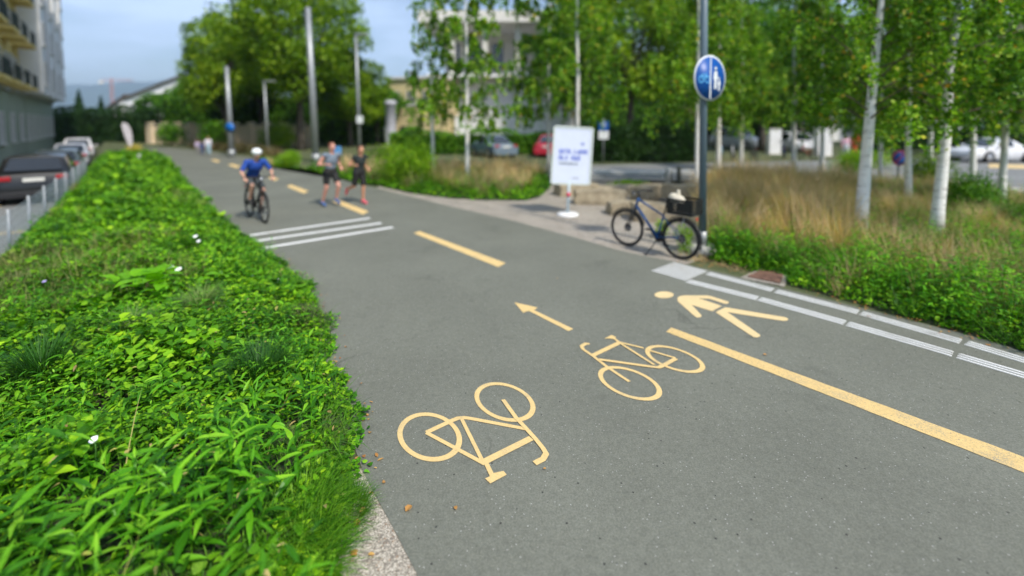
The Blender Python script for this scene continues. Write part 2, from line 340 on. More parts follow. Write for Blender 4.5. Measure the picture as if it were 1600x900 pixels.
# ------------------------------------------------------------------ painted markings
def paint(name, c, wear=.12, holes=.0, scale=60):
    m, n, b = newmat(name); v = wpos(n)
    cc = ramp(n, noise(n, 5, 5, .6, v), [(.3, tuple(x*.93 for x in c)), (.7, c)]); f = noise(n, scale, 4, .75, v)
    cc = mixc(n, 1.0, cc, ramp(n, f, [(.3, 1-wear), (.6, 1.0)]), 'MULTIPLY')
    if holes: cc = mixc(n, ramp(n, noise(n, 75, 3, .8, v), [(holes-.03, 1), (holes+.02, 0)]), cc, (.25, .21, .15))
    th = ramp(n, noise(n, 3.5, 4, .6, v), [(.54, 0), (.70, 1)]); fm = ramp(n, noise(n, 130, 2, .8, v), [(.5, 0), (.56, 1)]); cc = mixc(n, mixc(n, 1.0, th, fm, 'MULTIPLY'), cc, (.30, .27, .2))
    n.links.new(cc, b.inputs['Base Color']); b.inputs['Roughness'].default_value = .75; bump(n, b, f, .25, .003); return m
M_yel = paint('yellow_paint', (.75, .54, .23), .2); M_yel2 = paint('rough_yellow_paint', (.74, .53, .22), .25, .40); M_white = paint('white_paint', (.80, .80, .78), .08); M_pale = paint('pale_yellow_paint', (.76, .58, .30), .15)
ZM = .012
def stroke(mb, pts, w, zi, closed=False, widths=None, round_ends=True):
    """ribbon of width w along ground points"""
    pts = [Vector((p[0], p[1])) for p in pts]; n = len(pts); Lf, Rt = [], []
    for i, p in enumerate(pts):
        a = pts[i-1] if (i > 0 or closed) else None; c = pts[(i+1) % n] if (i < n-1 or closed) else None
        d1 = (p-a).normalized() if a is not None else None; d2 = (c-p).normalized() if c is not None else None
        d1 = d1 or d2; d2 = d2 or d1; nn1 = Vector((-d1.y, d1.x)); nn2 = Vector((-d2.y, d2.x)); mi = (nn1+nn2).normalized(); k = 1/max(.45, mi.dot(nn1)); ww = (widths[i] if widths else w)/2
        Lf.append(p+mi*ww*k); Rt.append(p-mi*ww*k)
    o = mb.n; V = []
    for l, r in zip(Lf, Rt): V += [(l.x, l.y, zi), (r.x, r.y, zi)]
    fs = [(2*i, 2*i+1, 2*((i+1) % n)+1, 2*((i+1) % n)) for i in range(n if closed else n-1)]
    mb.add(V, fs)
class Glyph:
    """marking drawn in its own plane, stretched along the travel direction like the real stencil"""
    def __init__(s, org, stretch=1.40): s.o = Vector((org.x, org.y)); s.k = stretch; s.mb = MB(); s.z = 0; s.d = Vector((DD.x, DD.y)); s.n = Vector((NN.x, NN.y))
    def loc(s, g): q = Vector((g.x, g.y))-s.o; return Vector((q.dot(s.n), q.dot(s.d)/s.k))
    def st(s, pts, w, widths=None):
        s.z += .0004; m2 = MB(); stroke(m2, [s.loc(p) for p in pts], w, 0, widths=widths)
        s.mb.add([(v[0], v[1]*s.k, s.z) for v in m2.v], m2.f)
    def ring(s, c, r, w):
        s.z += .0004; c = s.loc(c); pts = [(c.x+(r-w/2)*math.cos(a*math.pi/24), c.y+(r-w/2)*math.sin(a*math.pi/24)) for a in range(48)]; m2 = MB(); stroke(m2, pts, w, 0, closed=True)
        s.mb.add([(v[0], v[1]*s.k, s.z) for v in m2.v], m2.f)
    def poly(s, pts):
        s.z += .0004; q = [s.loc(p) for p in pts]; s.mb.add([(p.x, p.y*s.k, s.z) for p in q], [tuple(range(len(q)))])
    def build(s, name, mat):
        o = s.mb.build(name, mat, loc=(s.o.x, s.o.y, ZM), rz=math.atan2(s.n.y, s.n.x))
        for p in o.data.polygons:
            if p.normal.z < 0: p.flip()
        return o
def cp(pts, x0, y0, sc): return [G(x0+a/sc, y0+b/sc) for a, b in pts]
g = Glyph(G(720, 680)); c1 = lambda *p: cp(p, 610, 590, 5.292)
g.ring(G(670.9, 682.3), .208, .034); g.ring(G(788.0, 628.3), .212, .034)
g.st(c1((296, 468), (500, 372), (560, 348), (615, 344), (660, 350), (1115, 436)), .030); g.st(c1((296, 468), (520, 588), (780, 728)), .030)
g.st(c1((588, 352), (765, 712)), .026); g.st(c1((775, 712), (1165, 515)), .038)
g.st(c1((785, 710), (845, 835)), .030); g.poly(c1((783, 852), (832, 830), (855, 806), (935, 790), (962, 820), (826, 894)))
g.st(c1((932, 196), (1038, 345), (1108, 420), (1200, 522), (1262, 600), (1288, 645), (1262, 690), (1192, 726)), .032)
tag(g.build('bicycle_marking', M_yel), 'yellow painted bicycle symbol nearest the leafy verge', 'road marking', 'painted bicycle symbols on the path')
g = Glyph(G(1005, 575)); c2 = lambda *p: cp(p, 900, 510, 7.2)
g.ring(G(982.8, 599.3), .212, .034); g.ring(G(1053.3, 561.7), .208, .034)
g.st(c2((152, 210), (112, 206), (62, 235), (80, 270), (200, 352), (350, 470), (600, 636)), .030); g.st(c2((195, 338), (490, 195)), .038)
g.poly(c2((320, 150), (400, 110), (452, 134), (430, 158), (385, 150))); g.st(c2((425, 145), (500, 205)), .026); g.st(c2((480, 190), (760, 258)), .026); g.st(c2((815, 282), (1120, 372)), .026)
g.st(c2((505, 208), (880, 448)), .026); g.st(c2((262, 388), (860, 472), (930, 478), (985, 455), (1125, 378)), .032)
tag(g.build('bicycle_marking', M_yel), 'yellow painted bicycle symbol below the straight arrow', 'road marking', 'painted bicycle symbols on the path')
g = Glyph(G(1120, 490)); c3 = lambda *p: cp(p, 1010, 440, 6.957)
g.poly(c3(*[(193+105*math.cos(a*math.pi/12), 153+37*math.sin(a*math.pi/12)) for a in range(24)]))
g.poly(c3((335, 200), (345, 178), (370, 166), (410, 160), (660, 160), (700, 168), (888, 226), (897, 238), (884, 250), (850, 251), (690, 198), (565, 190), (820, 275), (715, 333), (492, 263), (600, 378), (595, 395), (555, 403), (528, 390), (345, 228)))
g.poly(c3((750, 343), (858, 290), (1515, 400), (1545, 420), (1525, 437), (1480, 438), (882, 344), (1238, 592), (1232, 610), (1205, 620), (1165, 616)))
tag(g.build('pedestrian_marking', M_pale), 'pale yellow walking figure painted beside the tactile strips', 'road marking')
g = Glyph(G(848, 496)); g.poly(cp([(178, 178), (642, 282), (600, 318), (562, 330), (1360, 715), (1260, 755), (465, 348), (350, 386)], 790, 460, 12.85))
tag(g.build('arrow_marking', M_yel), 'yellow straight arrow painted beyond the bicycle symbols', 'road marking')
def quadmark(name, pxs, mat, label, group=None, ext=None):
    p = [G(*q) for q in pxs]
    if ext: d = (p[1]-p[0]).normalized(); p[1] = p[1]+d*ext; d = (p[2]-p[3]).normalized(); p[2] = p[2]+d*ext
    nsub = 40; V, Fq = [], []
    c = sum(p, Vector())/4
    for i in range(nsub+1):
        t = i/nsub; a = p[0].lerp(p[1], t); b = p[3].lerp(p[2], t); j = .004 if mat is M_yel2 else .001
        a = a+Vector((random.uniform(-j, j), random.uniform(-j, j), 0)); b = b+Vector((random.uniform(-j, j), random.uniform(-j, j), 0))
        V += [a-c, b-c]
    Fq = [(2*i, 2*i+1, 2*i+3, 2*i+2) for i in range(nsub)]
    m = MB(); m.add(V, Fq); o = m.build(name, mat, loc=(c.x, c.y, ZM))
    if o.data.polygons[0].normal.z < 0: o.data.flip_normals()
    return tag(o, label, 'road marking', group)
quadmark('lane_line', [(1049, 513.2), (1600, 716.5), (1600, 741), (1040.5, 519.5)], M_yel2, 'long worn yellow line separating walkers from cyclists', ext=1.6)
dg = 'yellow dashes along the middle of the path'
quadmark('lane_dash', [(656, 362), (790, 412), (779, 418.5), (646, 365)], M_yel, 'largest yellow dash, just beyond the arrow', dg)
quadmark('lane_dash', [(529, 313), (576, 331), (567, 336), (520, 316)], M_yel, 'yellow dash at the feet of the two runners', dg)
quadmark('lane_dash', [(455, 289), (482, 299), (475, 303), (447, 291.5)], M_yel, 'yellow dash between the cyclist and the runners', dg)
quadmark('lane_dash', [(425, 276), (436, 280), (429, 283), (418, 278)], M_yel, 'short yellow dash hidden just behind the cyclist', dg)
quadmark('lane_dash', [(362, 256), (376, 260), (370, 263), (356, 258)], M_yel, 'small yellow dash on the path left of the cyclist helmet', dg)
quadmark('lane_dash', [(334, 249), (345, 252), (340, 254), (329, 250.5)], M_yel, 'tiny farthest yellow dash near the distant walkers', dg)
for px, lab in ((((370, 371.5), (578, 341.5)), 'farthest of three white bars painted across the path'), (((375, 381), (596, 349.2)), 'middle of three white bars painted across the path'), (((396, 391), (614, 355.8)), 'nearest of three white bars painted across the path')):
    a, b_ = G(*px[0]), G(*px[1]); m = MB(); a = a-(b_-a).normalized()*.42; c = (a+b_)/2; m2 = MB(); stroke(m2, [a-c, b_-c], .135, 0); o = m2.build('crossing_bar', M_white, loc=(c.x, c.y, ZM))
    if o.data.polygons[0].normal.z < 0: o.data.flip_normals()
    tag(o, lab, 'road marking', 'white bars across the path')
# tactile strips: three raised white ribs each
def ribs(a, b, label, nr=3, pitch=.058, group='white tactile guide strips'):
    c = (a+b)/2; d = (b-a).normalized(); s = Vector((-d.y, d.x, 0)); m = MB(); L = (b-a).length; ang = math.atan2(d.y, d.x)
    for k in range(nr):
        q = s*((k-(nr-1)/2)*pitch); m.box(q, (L, .026, .005), ang, top=.96)
    o = m.build('tactile_strip', M_white, loc=(c.x, c.y, ZM-.0025+.002)); return tag(o, label, 'tactile paving', group)
inn = [((1074, 440), (1183.5, 467.3), 'short inner tactile strip beside the walking figure head'), ((1186, 468), (1320, 505.5), 'inner tactile strip next to the walking figure legs'), ((1324, 507), (1488.5, 554.5), 'inner tactile strip, third from the ribbed field'), ((1496, 557), (1680, 612), 'inner tactile strip cut by the photo edge')]
outs = [((1105, 428), (1207, 454.3), 'outer tactile strip beside the rusty cover plate'), ((1212, 455.8), (1341, 489), 'outer tactile strip next to the low weeds, second from field'), ((1345, 490.3), (1501, 535), 'outer tactile strip strewn with fallen leaves'), ((1510, 537), (1690, 592), 'outer tactile strip cut by the photo edge')]
for a, b_, lab in inn+outs: ribs(G(*a), G(*b_), lab)
fa, fb = (G(1016.2, 422.8)+G(1052.5, 411.7))/2, (G(1070.5, 438.7)+G(1105.8, 425.5))/2
ribs(fa, fb, 'ribbed square white tactile field at the end of the two strips', 11, .0605)
m = MB(); pp = [G(1545, 256.5), G(1760, 262.5), G(1760, 268.5), G(1545, 262)]; c = sum(pp, Vector())/4; m.add([p-c for p in pp], [(0, 1, 2, 3)]); o = m.build('road_stripe', M_yel, loc=(c.x, c.y, .010)); tag(o, 'broad yellow stripe on the side road below the white car', 'road marking')
if o.data.polygons[0].normal.z < 0: o.data.flip_normals()
for k, (a, b_, lab) in enumerate((((-14, 325), (26, 318), 'yellow parking line at the rear of the black car'), ((-30, 368), (50, 361), 'yellow parking line nearest, seen through the wire fence'))):
    a, b_ = G(*a, STREET_Z), G(*b_, STREET_Z); m2 = MB(); c = (a+b_)/2; stroke(m2, [a-c, b_-c], .16, 0); o = m2.build('parking_line', M_yel, loc=(c.x, c.y, STREET_Z+.006)); tag(o, lab, 'road marking', 'yellow parking bay lines on the street')

# ------------------------------------------------------------------ vegetation
def sn(x, y, s=1.0, o=0):
    x = x*s+o; y = y*s-o*.7
    return (np.sin(x*1.3+np.sin(y*1.1+o))+np.sin(y*1.7+1.3*np.sin(x*.9))+.6*np.sin(2.9*x+1.7*y)+.5*np.sin(-2.1*x+3.3*y+2))/3.1
E_n = np.array([nt(G(*p))[0] for p in [(526, 900), (524, 850), (560, 770), (560, 700), (552, 640), (522, 570), (508, 500), (482, 452), (440, 413), (402, 387), (372, 366), (345, 340), (315, 310), (290, 285), (268, 258), (250, 238)]])
E_t = np.array([nt(G(*p))[1] for p in [(526, 900), (524, 850), (560, 770), (560, 700), (552, 640), (522, 570), (508, 500), (482, 452), (440, 413), (402, 387), (372, 366), (345, 340), (315, 310), (290, 285), (268, 258), (250, 238)]])
def edge_n(t): return np.interp(t, E_t, E_n)-.03+.035*np.sin(t*4.1)+.03*np.sin(t*9.7+1)+.02*np.sin(t*23)
def fence_n(t): return np.interp(t, [0, 10, 14, 22, 40], [-1.42, -1.42, -1.3, -1.0, -.7])
def canopy(n, t):
    e = edge_n(t)+.06*sn(n*0+t, t, 5); d = np.clip((e-n)/.75, 0, 1); dl = np.clip((n-fence_n(t)+.15)/.4, 0, 1)
    base = np.interp(t, [0, 3, 6, 10, 20, 40], [.34, .36, .30, .27, .26, .3])
    return (.05+base*d**.7*(.85+.55*sn(n, t, 1.5)+.40*sn(n, t, 3.4, 1)+.25*sn(n, t, 8, 3)))*np.clip(dl, .25, 1)
def scatter_nt(t0, t1, dens, lo=-1.5, pad=0.0):
    k = int((t1-t0)*4.0*dens); t = U(t0, t1, k); n = U(-1.6, 2.4, k); m = (n < edge_n(t)+pad) & (n > np.maximum(lo, fence_n(t)-.05)); n, t = n[m], t[m]
    x = NN.x*n+DD.x*t; y = NN.y*n+DD.y*t; vis = (y > .9) & (np.abs(x) < 1.3*y+.8); return n[vis], t[vis], x[vis], y[vis]
# soil mound
ts = np.concatenate([np.arange(-1, 12, .15), np.arange(12, 42, .5)]); us = np.linspace(0, 1, 14); V = []
for t_ in ts:
    e = float(edge_n(t_)); f_ = float(fence_n(t_))-.1
    for u_ in us: n_ = f_+(e-f_)*u_; V.append(NT(n_, t_, max(-.3 if u_ == 0 else -.05, float(canopy(np.array(n_), np.array(t_)))*.42-.02 if 0 < u_ < 1 else -.02)))
k = len(us); Fq = [(i*k+j, i*k+j+1, (i+1)*k+j+1, (i+1)*k+j) for i in range(len(ts)-1) for j in range(k-1)]
o = np_mesh('verge_soil', [tuple(v) for v in V], Fq, M_soil, smooth=True); tag(o, 'raised dark soil of the planted verge left of the path', kind='structure')
GRN = [(0, (.02, .10, .002)), (.35, (.075, .24, .005)), (.75, (.17, .42, .010)), (1, (.30, .54, .018))]
L_weed = leafmat('weed_leaf', [(0, (.02, .10, .004)), (.3, (.06, .24, .008)), (.75, (.14, .42, .014)), (1, (.26, .55, .03))], .3, .38, .5, 1.3)
L_cover = leafmat('cover_leaf', GRN, .28, .5, .5, 1.6)
L_grass = leafmat('grass_blade', [(0, (.02, .09, .004)), (.6, (.07, .23, .008)), (1, (.18, .38, .03))], .3, .5, .4, 1.2)
L_tan = leafmat('dry_grass_blade', [(0, (.42, .28, .16)), (.5, (.66, .48, .29)), (.85, (.52, .44, .22)), (1, (.22, .30, .06))], .35, .6, .3, 1.0)
L_seed = leafmat('seed_head', [(0, (.12, .16, .04)), (.5, (.22, .26, .07)), (1, (.34, .32, .13))], .3, .6, .3, 1.0)
cov, tall, gr, seed = [], [], [], []
for t0, t1, dens, sc in ((-.5, 3.0, 2300, 1.0), (3.0, 5.5, 2300, 1.05), (5.5, 9, 1500, 1.35), (9, 15, 800, 1.8), (15, 26, 330, 2.7), (26, 41, 140, 4.0)):
    n, t, x, y = scatter_nt(t0, t1, dens, pad=.03); h = canopy(n, t); k = len(n)
    z = h*(np.where(t < 3.4, .25, .42)+np.where(t < 3.4, .5, .62)*U(0, 1, k)**.7); pl_ = sn(n, t, 1.9, 6); big = np.where(pl_ > .35, 1.7, np.where(pl_ < -.35, .75, 1.0)); keepc = U(0, 1, k) < np.where(big > 1.2, .5, 1.0)*np.where((t < 3.4) & (n < edge_n(t)-.35), .28, 1); n, t, x, y, z, big = n[keepc], t[keepc], x[keepc], y[keepc], z[keepc], big[keepc]; k = len(n); pos = np.stack([x, y, z], 1)
    cov.append(leaves(pos, U(0, 6.3, k), U(-.2, .9, k), U(.028, .06, k)*sc*big, U(.02, .042, k)*sc*big, U(.1, .9, k), 'heart' if t0 < 6 else 'oval', .2, U(-.5, .5, k)))
    # upright narrow leaves and grass between
    n, t, x, y = scatter_nt(t0, t1, dens*.35, pad=.0); keep = sn(n, t, 1.6, 3) > -.35; n, t, x, y = n[keep], t[keep], x[keep], y[keep]; k = len(n)
    pos = np.stack([x, y, canopy(n, t)*.45], 1); gr.append(leaves(pos, U(0, 6.3, k), U(.7, 1.4, k), U(.10, .26, k)*(1+.25*(sc-1)), U(.004, .008, k)*sc**.9, U(.6, 1.8, k), 'blade', 0))
def stems(n, t, hmin, hmax, L, W, node=.055, lean=.35, colz=None, tan=.25):
    """leafy upright weeds: alternate lance leaves up a leaning stem"""
    out = []; k = len(n); x = NN.x*n+DD.x*t; y = NN.y*n+DD.y*t; z0 = canopy(n, t)*.35 if colz is None else colz(x, y)
    H = U(hmin, hmax, k); az = U(0, 6.3, k); ln = U(.03, lean, k); dx, dy = np.cos(az)*ln, np.sin(az)*ln-.10
    out.append(leaves(np.stack([x, y, z0], 1), np.arctan2(dy, dx), np.full(k, math.pi/2)-np.hypot(dx, dy)*.5, H*1.02, np.full(k, .007), np.hypot(dx, dy)*1.0, 'blade', 0))
    nmax = int(hmax/node)+1; a0 = U(0, 6.3, k)
    for j in range(1, nmax+1):
        s = j*node; m = (s <= H+.01) & (s > H*.15)
        if not m.any(): continue
        f = s/H[m]; px_ = x[m]+dx[m]*s*f; py_ = y[m]+dy[m]*s*f; q = m.sum()
        top = f > .86
        sz = (np.where(top, .62, 1)*(.75+.25*np.sin(f*math.pi)))*U(.8, 1.15, q)
        out.append(leaves(np.stack([px_, py_, z0[m]+s*(1-.1*ln[m])], 1), a0[m]+j*2.5+U(-.4, .4, q), np.where(top, U(.4, 1.1, q), U(.0, .6, q)), L*sz, W*sz, U(.2, .95, q), 'lance', .3, U(-.35, .35, q)))
    return out
def pick(t0, t1, dens, f, pad=-.15):
    n, t, x, y = scatter_nt(t0, t1, dens, pad=pad); m = f(n, t); return n[m], t[m]
n, t = pick(.2, 3.5, 62, lambda n, t: (n < edge_n(t)-.30) & (sn(n, t, 1.9, 8) > -.55)); tall += stems(n, t, .26, .60, .185, .034, .048, .5)
n, t = pick(3.3, 8, 55, lambda n, t: sn(n, t, 1.1, 5) > -.05); tall += stems(n, t, .18, .42, .12, .027, .045, .45)
n, t = pick(3.0, 10, 90, lambda n, t: (sn(n, t, 1.4, 9) < .1)); tall += stems(n, t, .14, .34, .055, .024, .03, .5)
n, t = pick(.6, 9, 5, lambda n, t: sn(n, t, .9, 12) > .2, -.2); tall += stems(n, t, .4, .7, .10, .026, .05, .5)
k = 1300; t = U(2.75, 12, k); n = edge_n(t)+np.abs(rng.normal(0, .09, k))*(.4+np.clip(sn(t, t, 2.2), 0, 1)*1.6); tall.append(leaves(np.stack([NN.x*n+DD.x*t, NN.y*n+DD.y*t, U(.015, .05, k)], 1), U(0, 6.3, k), U(-.1, .6, k), U(.025, .055, k), U(.02, .035, k), U(.1, .8, k), 'heart', .2))
n, t = pick(9, 30, 14, lambda n, t: sn(n, t, .7, 2) > .1, -.05); tall += stems(n, t, .2, .42, .11, .035, .06, .5)
def plume(n, t, H, k=9):
    out = []; x = NN.x*n+DD.x*t; y = NN.y*n+DD.y*t; z = canopy(n, t)*.6
    for j in range(k): q = len(n); out.append(leaves(np.stack([x+U(-.05, .05, q), y+U(-.05, .05, q), z], 1), U(0, 6.3, q), U(.8, 1.5, q), U(.5, 1.1, q)*H, np.full(q, .005)*(1+t/12), U(.2, 1.2, q), 'blade', 0))
    return out
n, t = pick(7.0, 10.5, 50, lambda n, t: n < .5+.4*np.sin(t*2), -.25); seed += plume(n, t, .36)
n, t = pick(12, 24, 7, lambda n, t: sn(n, t, .6, 1.5) > .45, -.2); seed += plume(n, t, .45)
q = 46; t = U(.9, 9, q); n = edge_n(t)-U(.1, 2.3, q); stalk = leaves(np.stack([NN.x*n+DD.x*t, NN.y*n+DD.y*t, canopy(n, t)*.5], 1), U(0, 6.3, q), U(.5, 1.2, q), U(.25, .55, q), np.full(q, .006), U(.3, 1.0, q), 'blade', 0)
q = 420; t = U(.9, 12, q); n = edge_n(t)-U(.0, 2.3, q); dead = leaves(np.stack([NN.x*n+DD.x*t, NN.y*n+DD.y*t, canopy(n, t)*U(.7, 1.05, q)], 1), U(0, 6.3, q), U(-.3, .6, q), U(.03, .08, q), U(.012, .03, q), U(.2, 1.2, q), 'lance', .4)
V, Fq = join(stalk, dead); o = np_mesh('withered_stalks', V, Fq, leafmat('withered_leaf', [(0, (.30, .20, .08)), (.5, (.48, .40, .16)), (1, (.42, .46, .10))], .25, .6, .2, 2)); tag(o, 'withered stalks and yellowed leaves among the weeds of the left verge', kind='stuff')
V, Fq = join(*cov); o = np_mesh('ground_cover', V, Fq, L_cover); tag(o, 'dense small leaved green ground cover on the verge left of the path', kind='stuff')
V, Fq = join(*tall); o = np_mesh('leafy_weeds', V, Fq, L_weed); tag(o, 'mass of upright lance leaved weeds filling the near verge', kind='stuff')
V, Fq = join(*gr); o = np_mesh('verge_grass', V, Fq, L_grass); tag(o, 'green grass growing between the weeds of the left verge', kind='stuff')
V, Fq = join(*seed); o = np_mesh('seeding_grass', V, Fq, L_seed); tag(o, 'brownish feathery seeding grass on the left verge', kind='stuff')

def tuft(px, py, k, L, W, label, mat, cat='grass tuft', spread=.12, h=0, bend=1.3, pmin=.6, name='grass_tuft', group='grass tufts on the left verge'):
    g_ = G(px, py, h); q = k; a = U(0, 6.3, q); r = spread*np.sqrt(U(0, 1, q)); pos = np.stack([r*np.cos(a), r*np.sin(a), np.zeros(q)], 1)
    V, Fq = leaves(pos, a+U(-.6, .6, q), U(pmin, 1.5, q), U(.6, 1.1, q)*L, np.full(q, W)*U(.7, 1.2, q), U(.3, 1, q)*bend, 'blade', 0)
    o = np_mesh(name, V, Fq, mat); o.location = g_; return tag(o, label, cat, group)
L_dark = leafmat('dark_grass_blade', [(0, (.015, .07, .01)), (1, (.05, .17, .02))], .2, .5, .2, 3); L_pale = leafmat('pale_grass_blade', [(0, (.10, .2, .04)), (1, (.2, .3, .09))], .3, .5, .2, 3)
tuft(405, 590, 800, .34, .005, 'dark fine leaved grass tuft near the path side of the verge', L_dark, h=.22, spread=.13, bend=.8)
tuft(312, 482, 460, .34, .006, 'pale arching grass tuft below the broad leaved plant', L_pale, h=.26, spread=.1, bend=1.7)
tuft(536, 805, 1100, .15, .003, 'short dense grass tuft beside the loose gravel strip', L_grass, h=.0, spread=.13)
tuft(440, 845, 800, .30, .005, 'long green grass tuft at the bottom by the gravel', L_grass, h=.02, spread=.2, bend=1.6, pmin=.3)
tuft(452, 750, 600, .26, .005, 'arching bright grass tuft above the gravel strip', L_grass, h=.02, spread=.17, bend=1.6, pmin=.3)
tuft(65, 580, 420, .34, .007, 'upright grass tuft among weeds at the left border', L_dark, h=.26, spread=.1, bend=.7)
tuft(462, 893, 800, .26, .0045, 'long soft grass tuft cut by the bottom edge beside the gravel', L_grass, h=.02, spread=.2, bend=1.5, pmin=.3)
tuft(385, 885, 600, .30, .005, 'grass tuft between the lance leaved weeds and the bottom edge', L_grass, h=.04, spread=.2, bend=1.6, pmin=.3)
tuft(478, 800, 700, .24, .0045, 'grass tuft uphill of the short dense tuft by the gravel', L_grass, h=.03, spread=.18, bend=1.5, pmin=.3)
tuft(490, 700, 500, .22, .0045, 'bright grass tuft at the path side below the dark tuft', L_pale, h=.05, spread=.14, bend=1.5, pmin=.4)
tuft(205, 520, 420, .30, .006, 'pale grass tuft between dark tuft and left border', L_pale, h=.24, spread=.12, bend=1.5)
# twiggy brown plant leaning over the path
q = 420; a = U(0, 6.3, q); V1 = leaves(np.stack([U(-.12, .12, q), U(-.12, .12, q), np.zeros(q)], 1), a, U(.1, 1.2, q), U(.15, .38, q), np.full(q, .003), U(-.2, .6, q), 'blade', 0)
q = 2600; rr = .34*U(0, 1, q)**.6; a = U(0, 6.3, q); e_ = U(0, 1.4, q); V2 = leaves(np.stack([rr*np.cos(a)*np.cos(e_), rr*np.sin(a)*np.cos(e_), rr*np.sin(e_)*.9], 1), U(0, 6.3, q), U(-.4, .9, q), U(.012, .028, q), U(.008, .014, q), U(0, .5, q), 'oval', .2)
L_twig = leafmat('twiggy_leaf', [(0, (.06, .08, .025)), (.5, (.10, .14, .04)), (1, (.17, .16, .07))], .2, .6, .3, 4)
V, Fq = join(V1, V2); o = np_mesh('twiggy_weed', V, Fq, L_twig); o.location = G(474, 518, 0); tag(o, 'brownish twiggy weed spilling over the edge of the path', 'weed')
# broad-leaved plant
q = 34; a = U(0, 6.3, q); r = U(0, .42, q); pos = np.stack([r*np.cos(a)*1.5, r*np.sin(a)*.7, U(.03, .14, q)], 1)
V, Fq = leaves(pos, a+U(-.5, .5, q), U(.3, .9, q), U(.14, .22, q), U(.14, .21, q), U(.5, 1.2, q), 'heart', .12)
L_broad = leafmat('broad_leaf', [(0, (.13, .38, .006)), (1, (.20, .50, .012))], .4, .5, .15, 3)
t_ = thing('broad_leaved_plant', 'bright broad leaved plant under the pair of white flowers', 'plant', G(240, 446, .30)); np_mesh('foliage', V, Fq, L_broad, t_)
# flowers
M_fl = M('white_petal', (.85, .85, .86), .6, .04); M_lil = M('lilac_petal', (.42, .35, .68), .6, .1)
def flower(px, py, h, r, label, mat=None):
    m = MB(); k = 20; prof = [(.08, 0), (.35, .5), (.75, .72), (1.0, .75)]; V = []
    for (rr, z) in prof:
        for i in range(k): w = 1+.07*math.cos(5*2*math.pi*i/k); V.append((rr*r*w*math.cos(2*math.pi*i/k), rr*r*w*math.sin(2*math.pi*i/k), z*r))
    m.add(V, [(j*k+i, j*k+(i+1) % k, (j+1)*k+(i+1) % k, (j+1)*k+i) for j in range(3) for i in range(k)], True)
    t_ = thing('bindweed_flower' if mat is None else 'lilac_flower', label, 'flower', G(px, py, h), group='white trumpet flowers in the verge' if mat is None else 'small lilac flower heads in the verge')
    f = m.build('petals', mat or M_fl, t_); f.rotation_euler = (R(28), 0, 0); s = MB(); s.tube([(0, 0, -.12), (0, .004, -.05), (0, 0, r*.15)], [.003, .003, r*.14], 6); s.build('stem', M('flower_stem', (.08, .2, .03)), t_); return t_
for a in ((306, 371, .36, .036, 'upper white trumpet flower below the seeding grass'), (311, 378, .35, .028, 'small white flower just below the upper trumpet flower'), (268, 420, .38, .038, 'left white trumpet flower above the broad leaves'), (280, 423, .38, .038, 'right white trumpet flower above the broad leaves'),
          (434, 441, .22, .036, 'white trumpet flower nearest the path edge'), (345, 428, .30, .024, 'small closed white flower left of the path edge flower'), (148, 689, .52, .021, 'white bindweed flower among the near lance leaved weeds')): flower(*a)
flower(70, 441, .32, .022, 'lilac flower head far left in the verge', M_lil); flower(446, 494, .16, .016, 'tiny lilac flower by the twiggy weed', M_lil); flower(394, 432, .24, .016, 'tiny lilac flower left of the path edge white flower', M_lil)

# --- right verge
def inpoly(x, y, poly):
    r = np.zeros(len(x), bool); j = len(poly)-1
    for i in range(len(poly)):
        xi, yi = poly[i][:2]; xj, yj = poly[j][:2]; c = ((yi > y) != (yj > y)) & (x < (xj-xi)*(y-yi)/(yj-yi+1e-12)+xi); r ^= c; j = i
    return r
def scat(poly, dens, dfun=None):
    xs = [p[0] for p in poly]; ys = [p[1] for p in poly]; k = int((max(xs)-min(xs))*(max(ys)-min(ys))*dens); x = U(min(xs), max(xs), k); y = U(min(ys), max(ys), k)
    m = inpoly(x, y, poly)
    if dfun is not None: m &= U(0, 1, k) < dfun(x, y)
    return x[m], y[m]
EB = [G(1108, 409), G(1140, 416), G(1168, 424), G(1228, 432), G(1232, 446), G(1300, 464), G(1340, 475), G(1440, 503), G(1530, 529), G(1600, 551), G(1850, 630)]
bedR = [(p.x, p.y) for p in EB]+[(12.5, 5.5), (15, 12), (13.5, 15.0), (7.1, 16.4), (5.4, 12.8), tuple(G(1104, 395))[:2]]
def edist(x, y):
    d = np.full(len(x), 1e9)
    for a, b in zip(EB[:-1], EB[1:]):
        ab = np.array([b.x-a.x, b.y-a.y]); tt = np.clip(((x-a.x)*ab[0]+(y-a.y)*ab[1])/(ab@ab), 0, 1); d = np.minimum(d, np.hypot(x-a.x-tt*ab[0], y-a.y-tt*ab[1]))
    return d
def hR(x, y): return .05+.38*np.clip(edist(x, y)/1.0, 0, 1)**.8*(.85+.5*sn(x, y, 2.0, 4)+.3*sn(x, y, 5.1, 1))
px_of = lambda x, y: 800+700*x/y
m = MB(); m.add([(p[0], p[1], .012) for p in bedR], [tuple(range(len(bedR)))]); o = m.build('bed_soil', M_soil); tag(o, 'dark soil of the wild bed around the birches', kind='structure')
if o.data.polygons[0].normal.z < 0: o.data.flip_normals()
near = lambda x, y: np.clip(1-(edist(x, y)-.6-.4*sn(x, y, 2.6, 7)-np.where(px_of(x, y) > 1345, .5, -.1))/.8, .18, 1)*np.clip(9/y, .3, 1)
x, y = scat(bedR, 1500, near); h = hR(x, y); k = len(x)
cr = [leaves(np.stack([x, y, h*(.1+.9*U(0, 1, k))], 1), U(0, 6.3, k), U(-.2, .9, k), U(.035, .07, k)*np.clip(y/6, 1, 2), U(.02, .04, k)*np.clip(y/6, 1, 2), U(.1, .9, k), 'oval', .2, U(-.5, .5, k))]
V, Fq = join(*cr); o = np_mesh('ground_cover', V, Fq, L_cover); tag(o, 'low green weeds at the path side of the birch bed', kind='stuff')
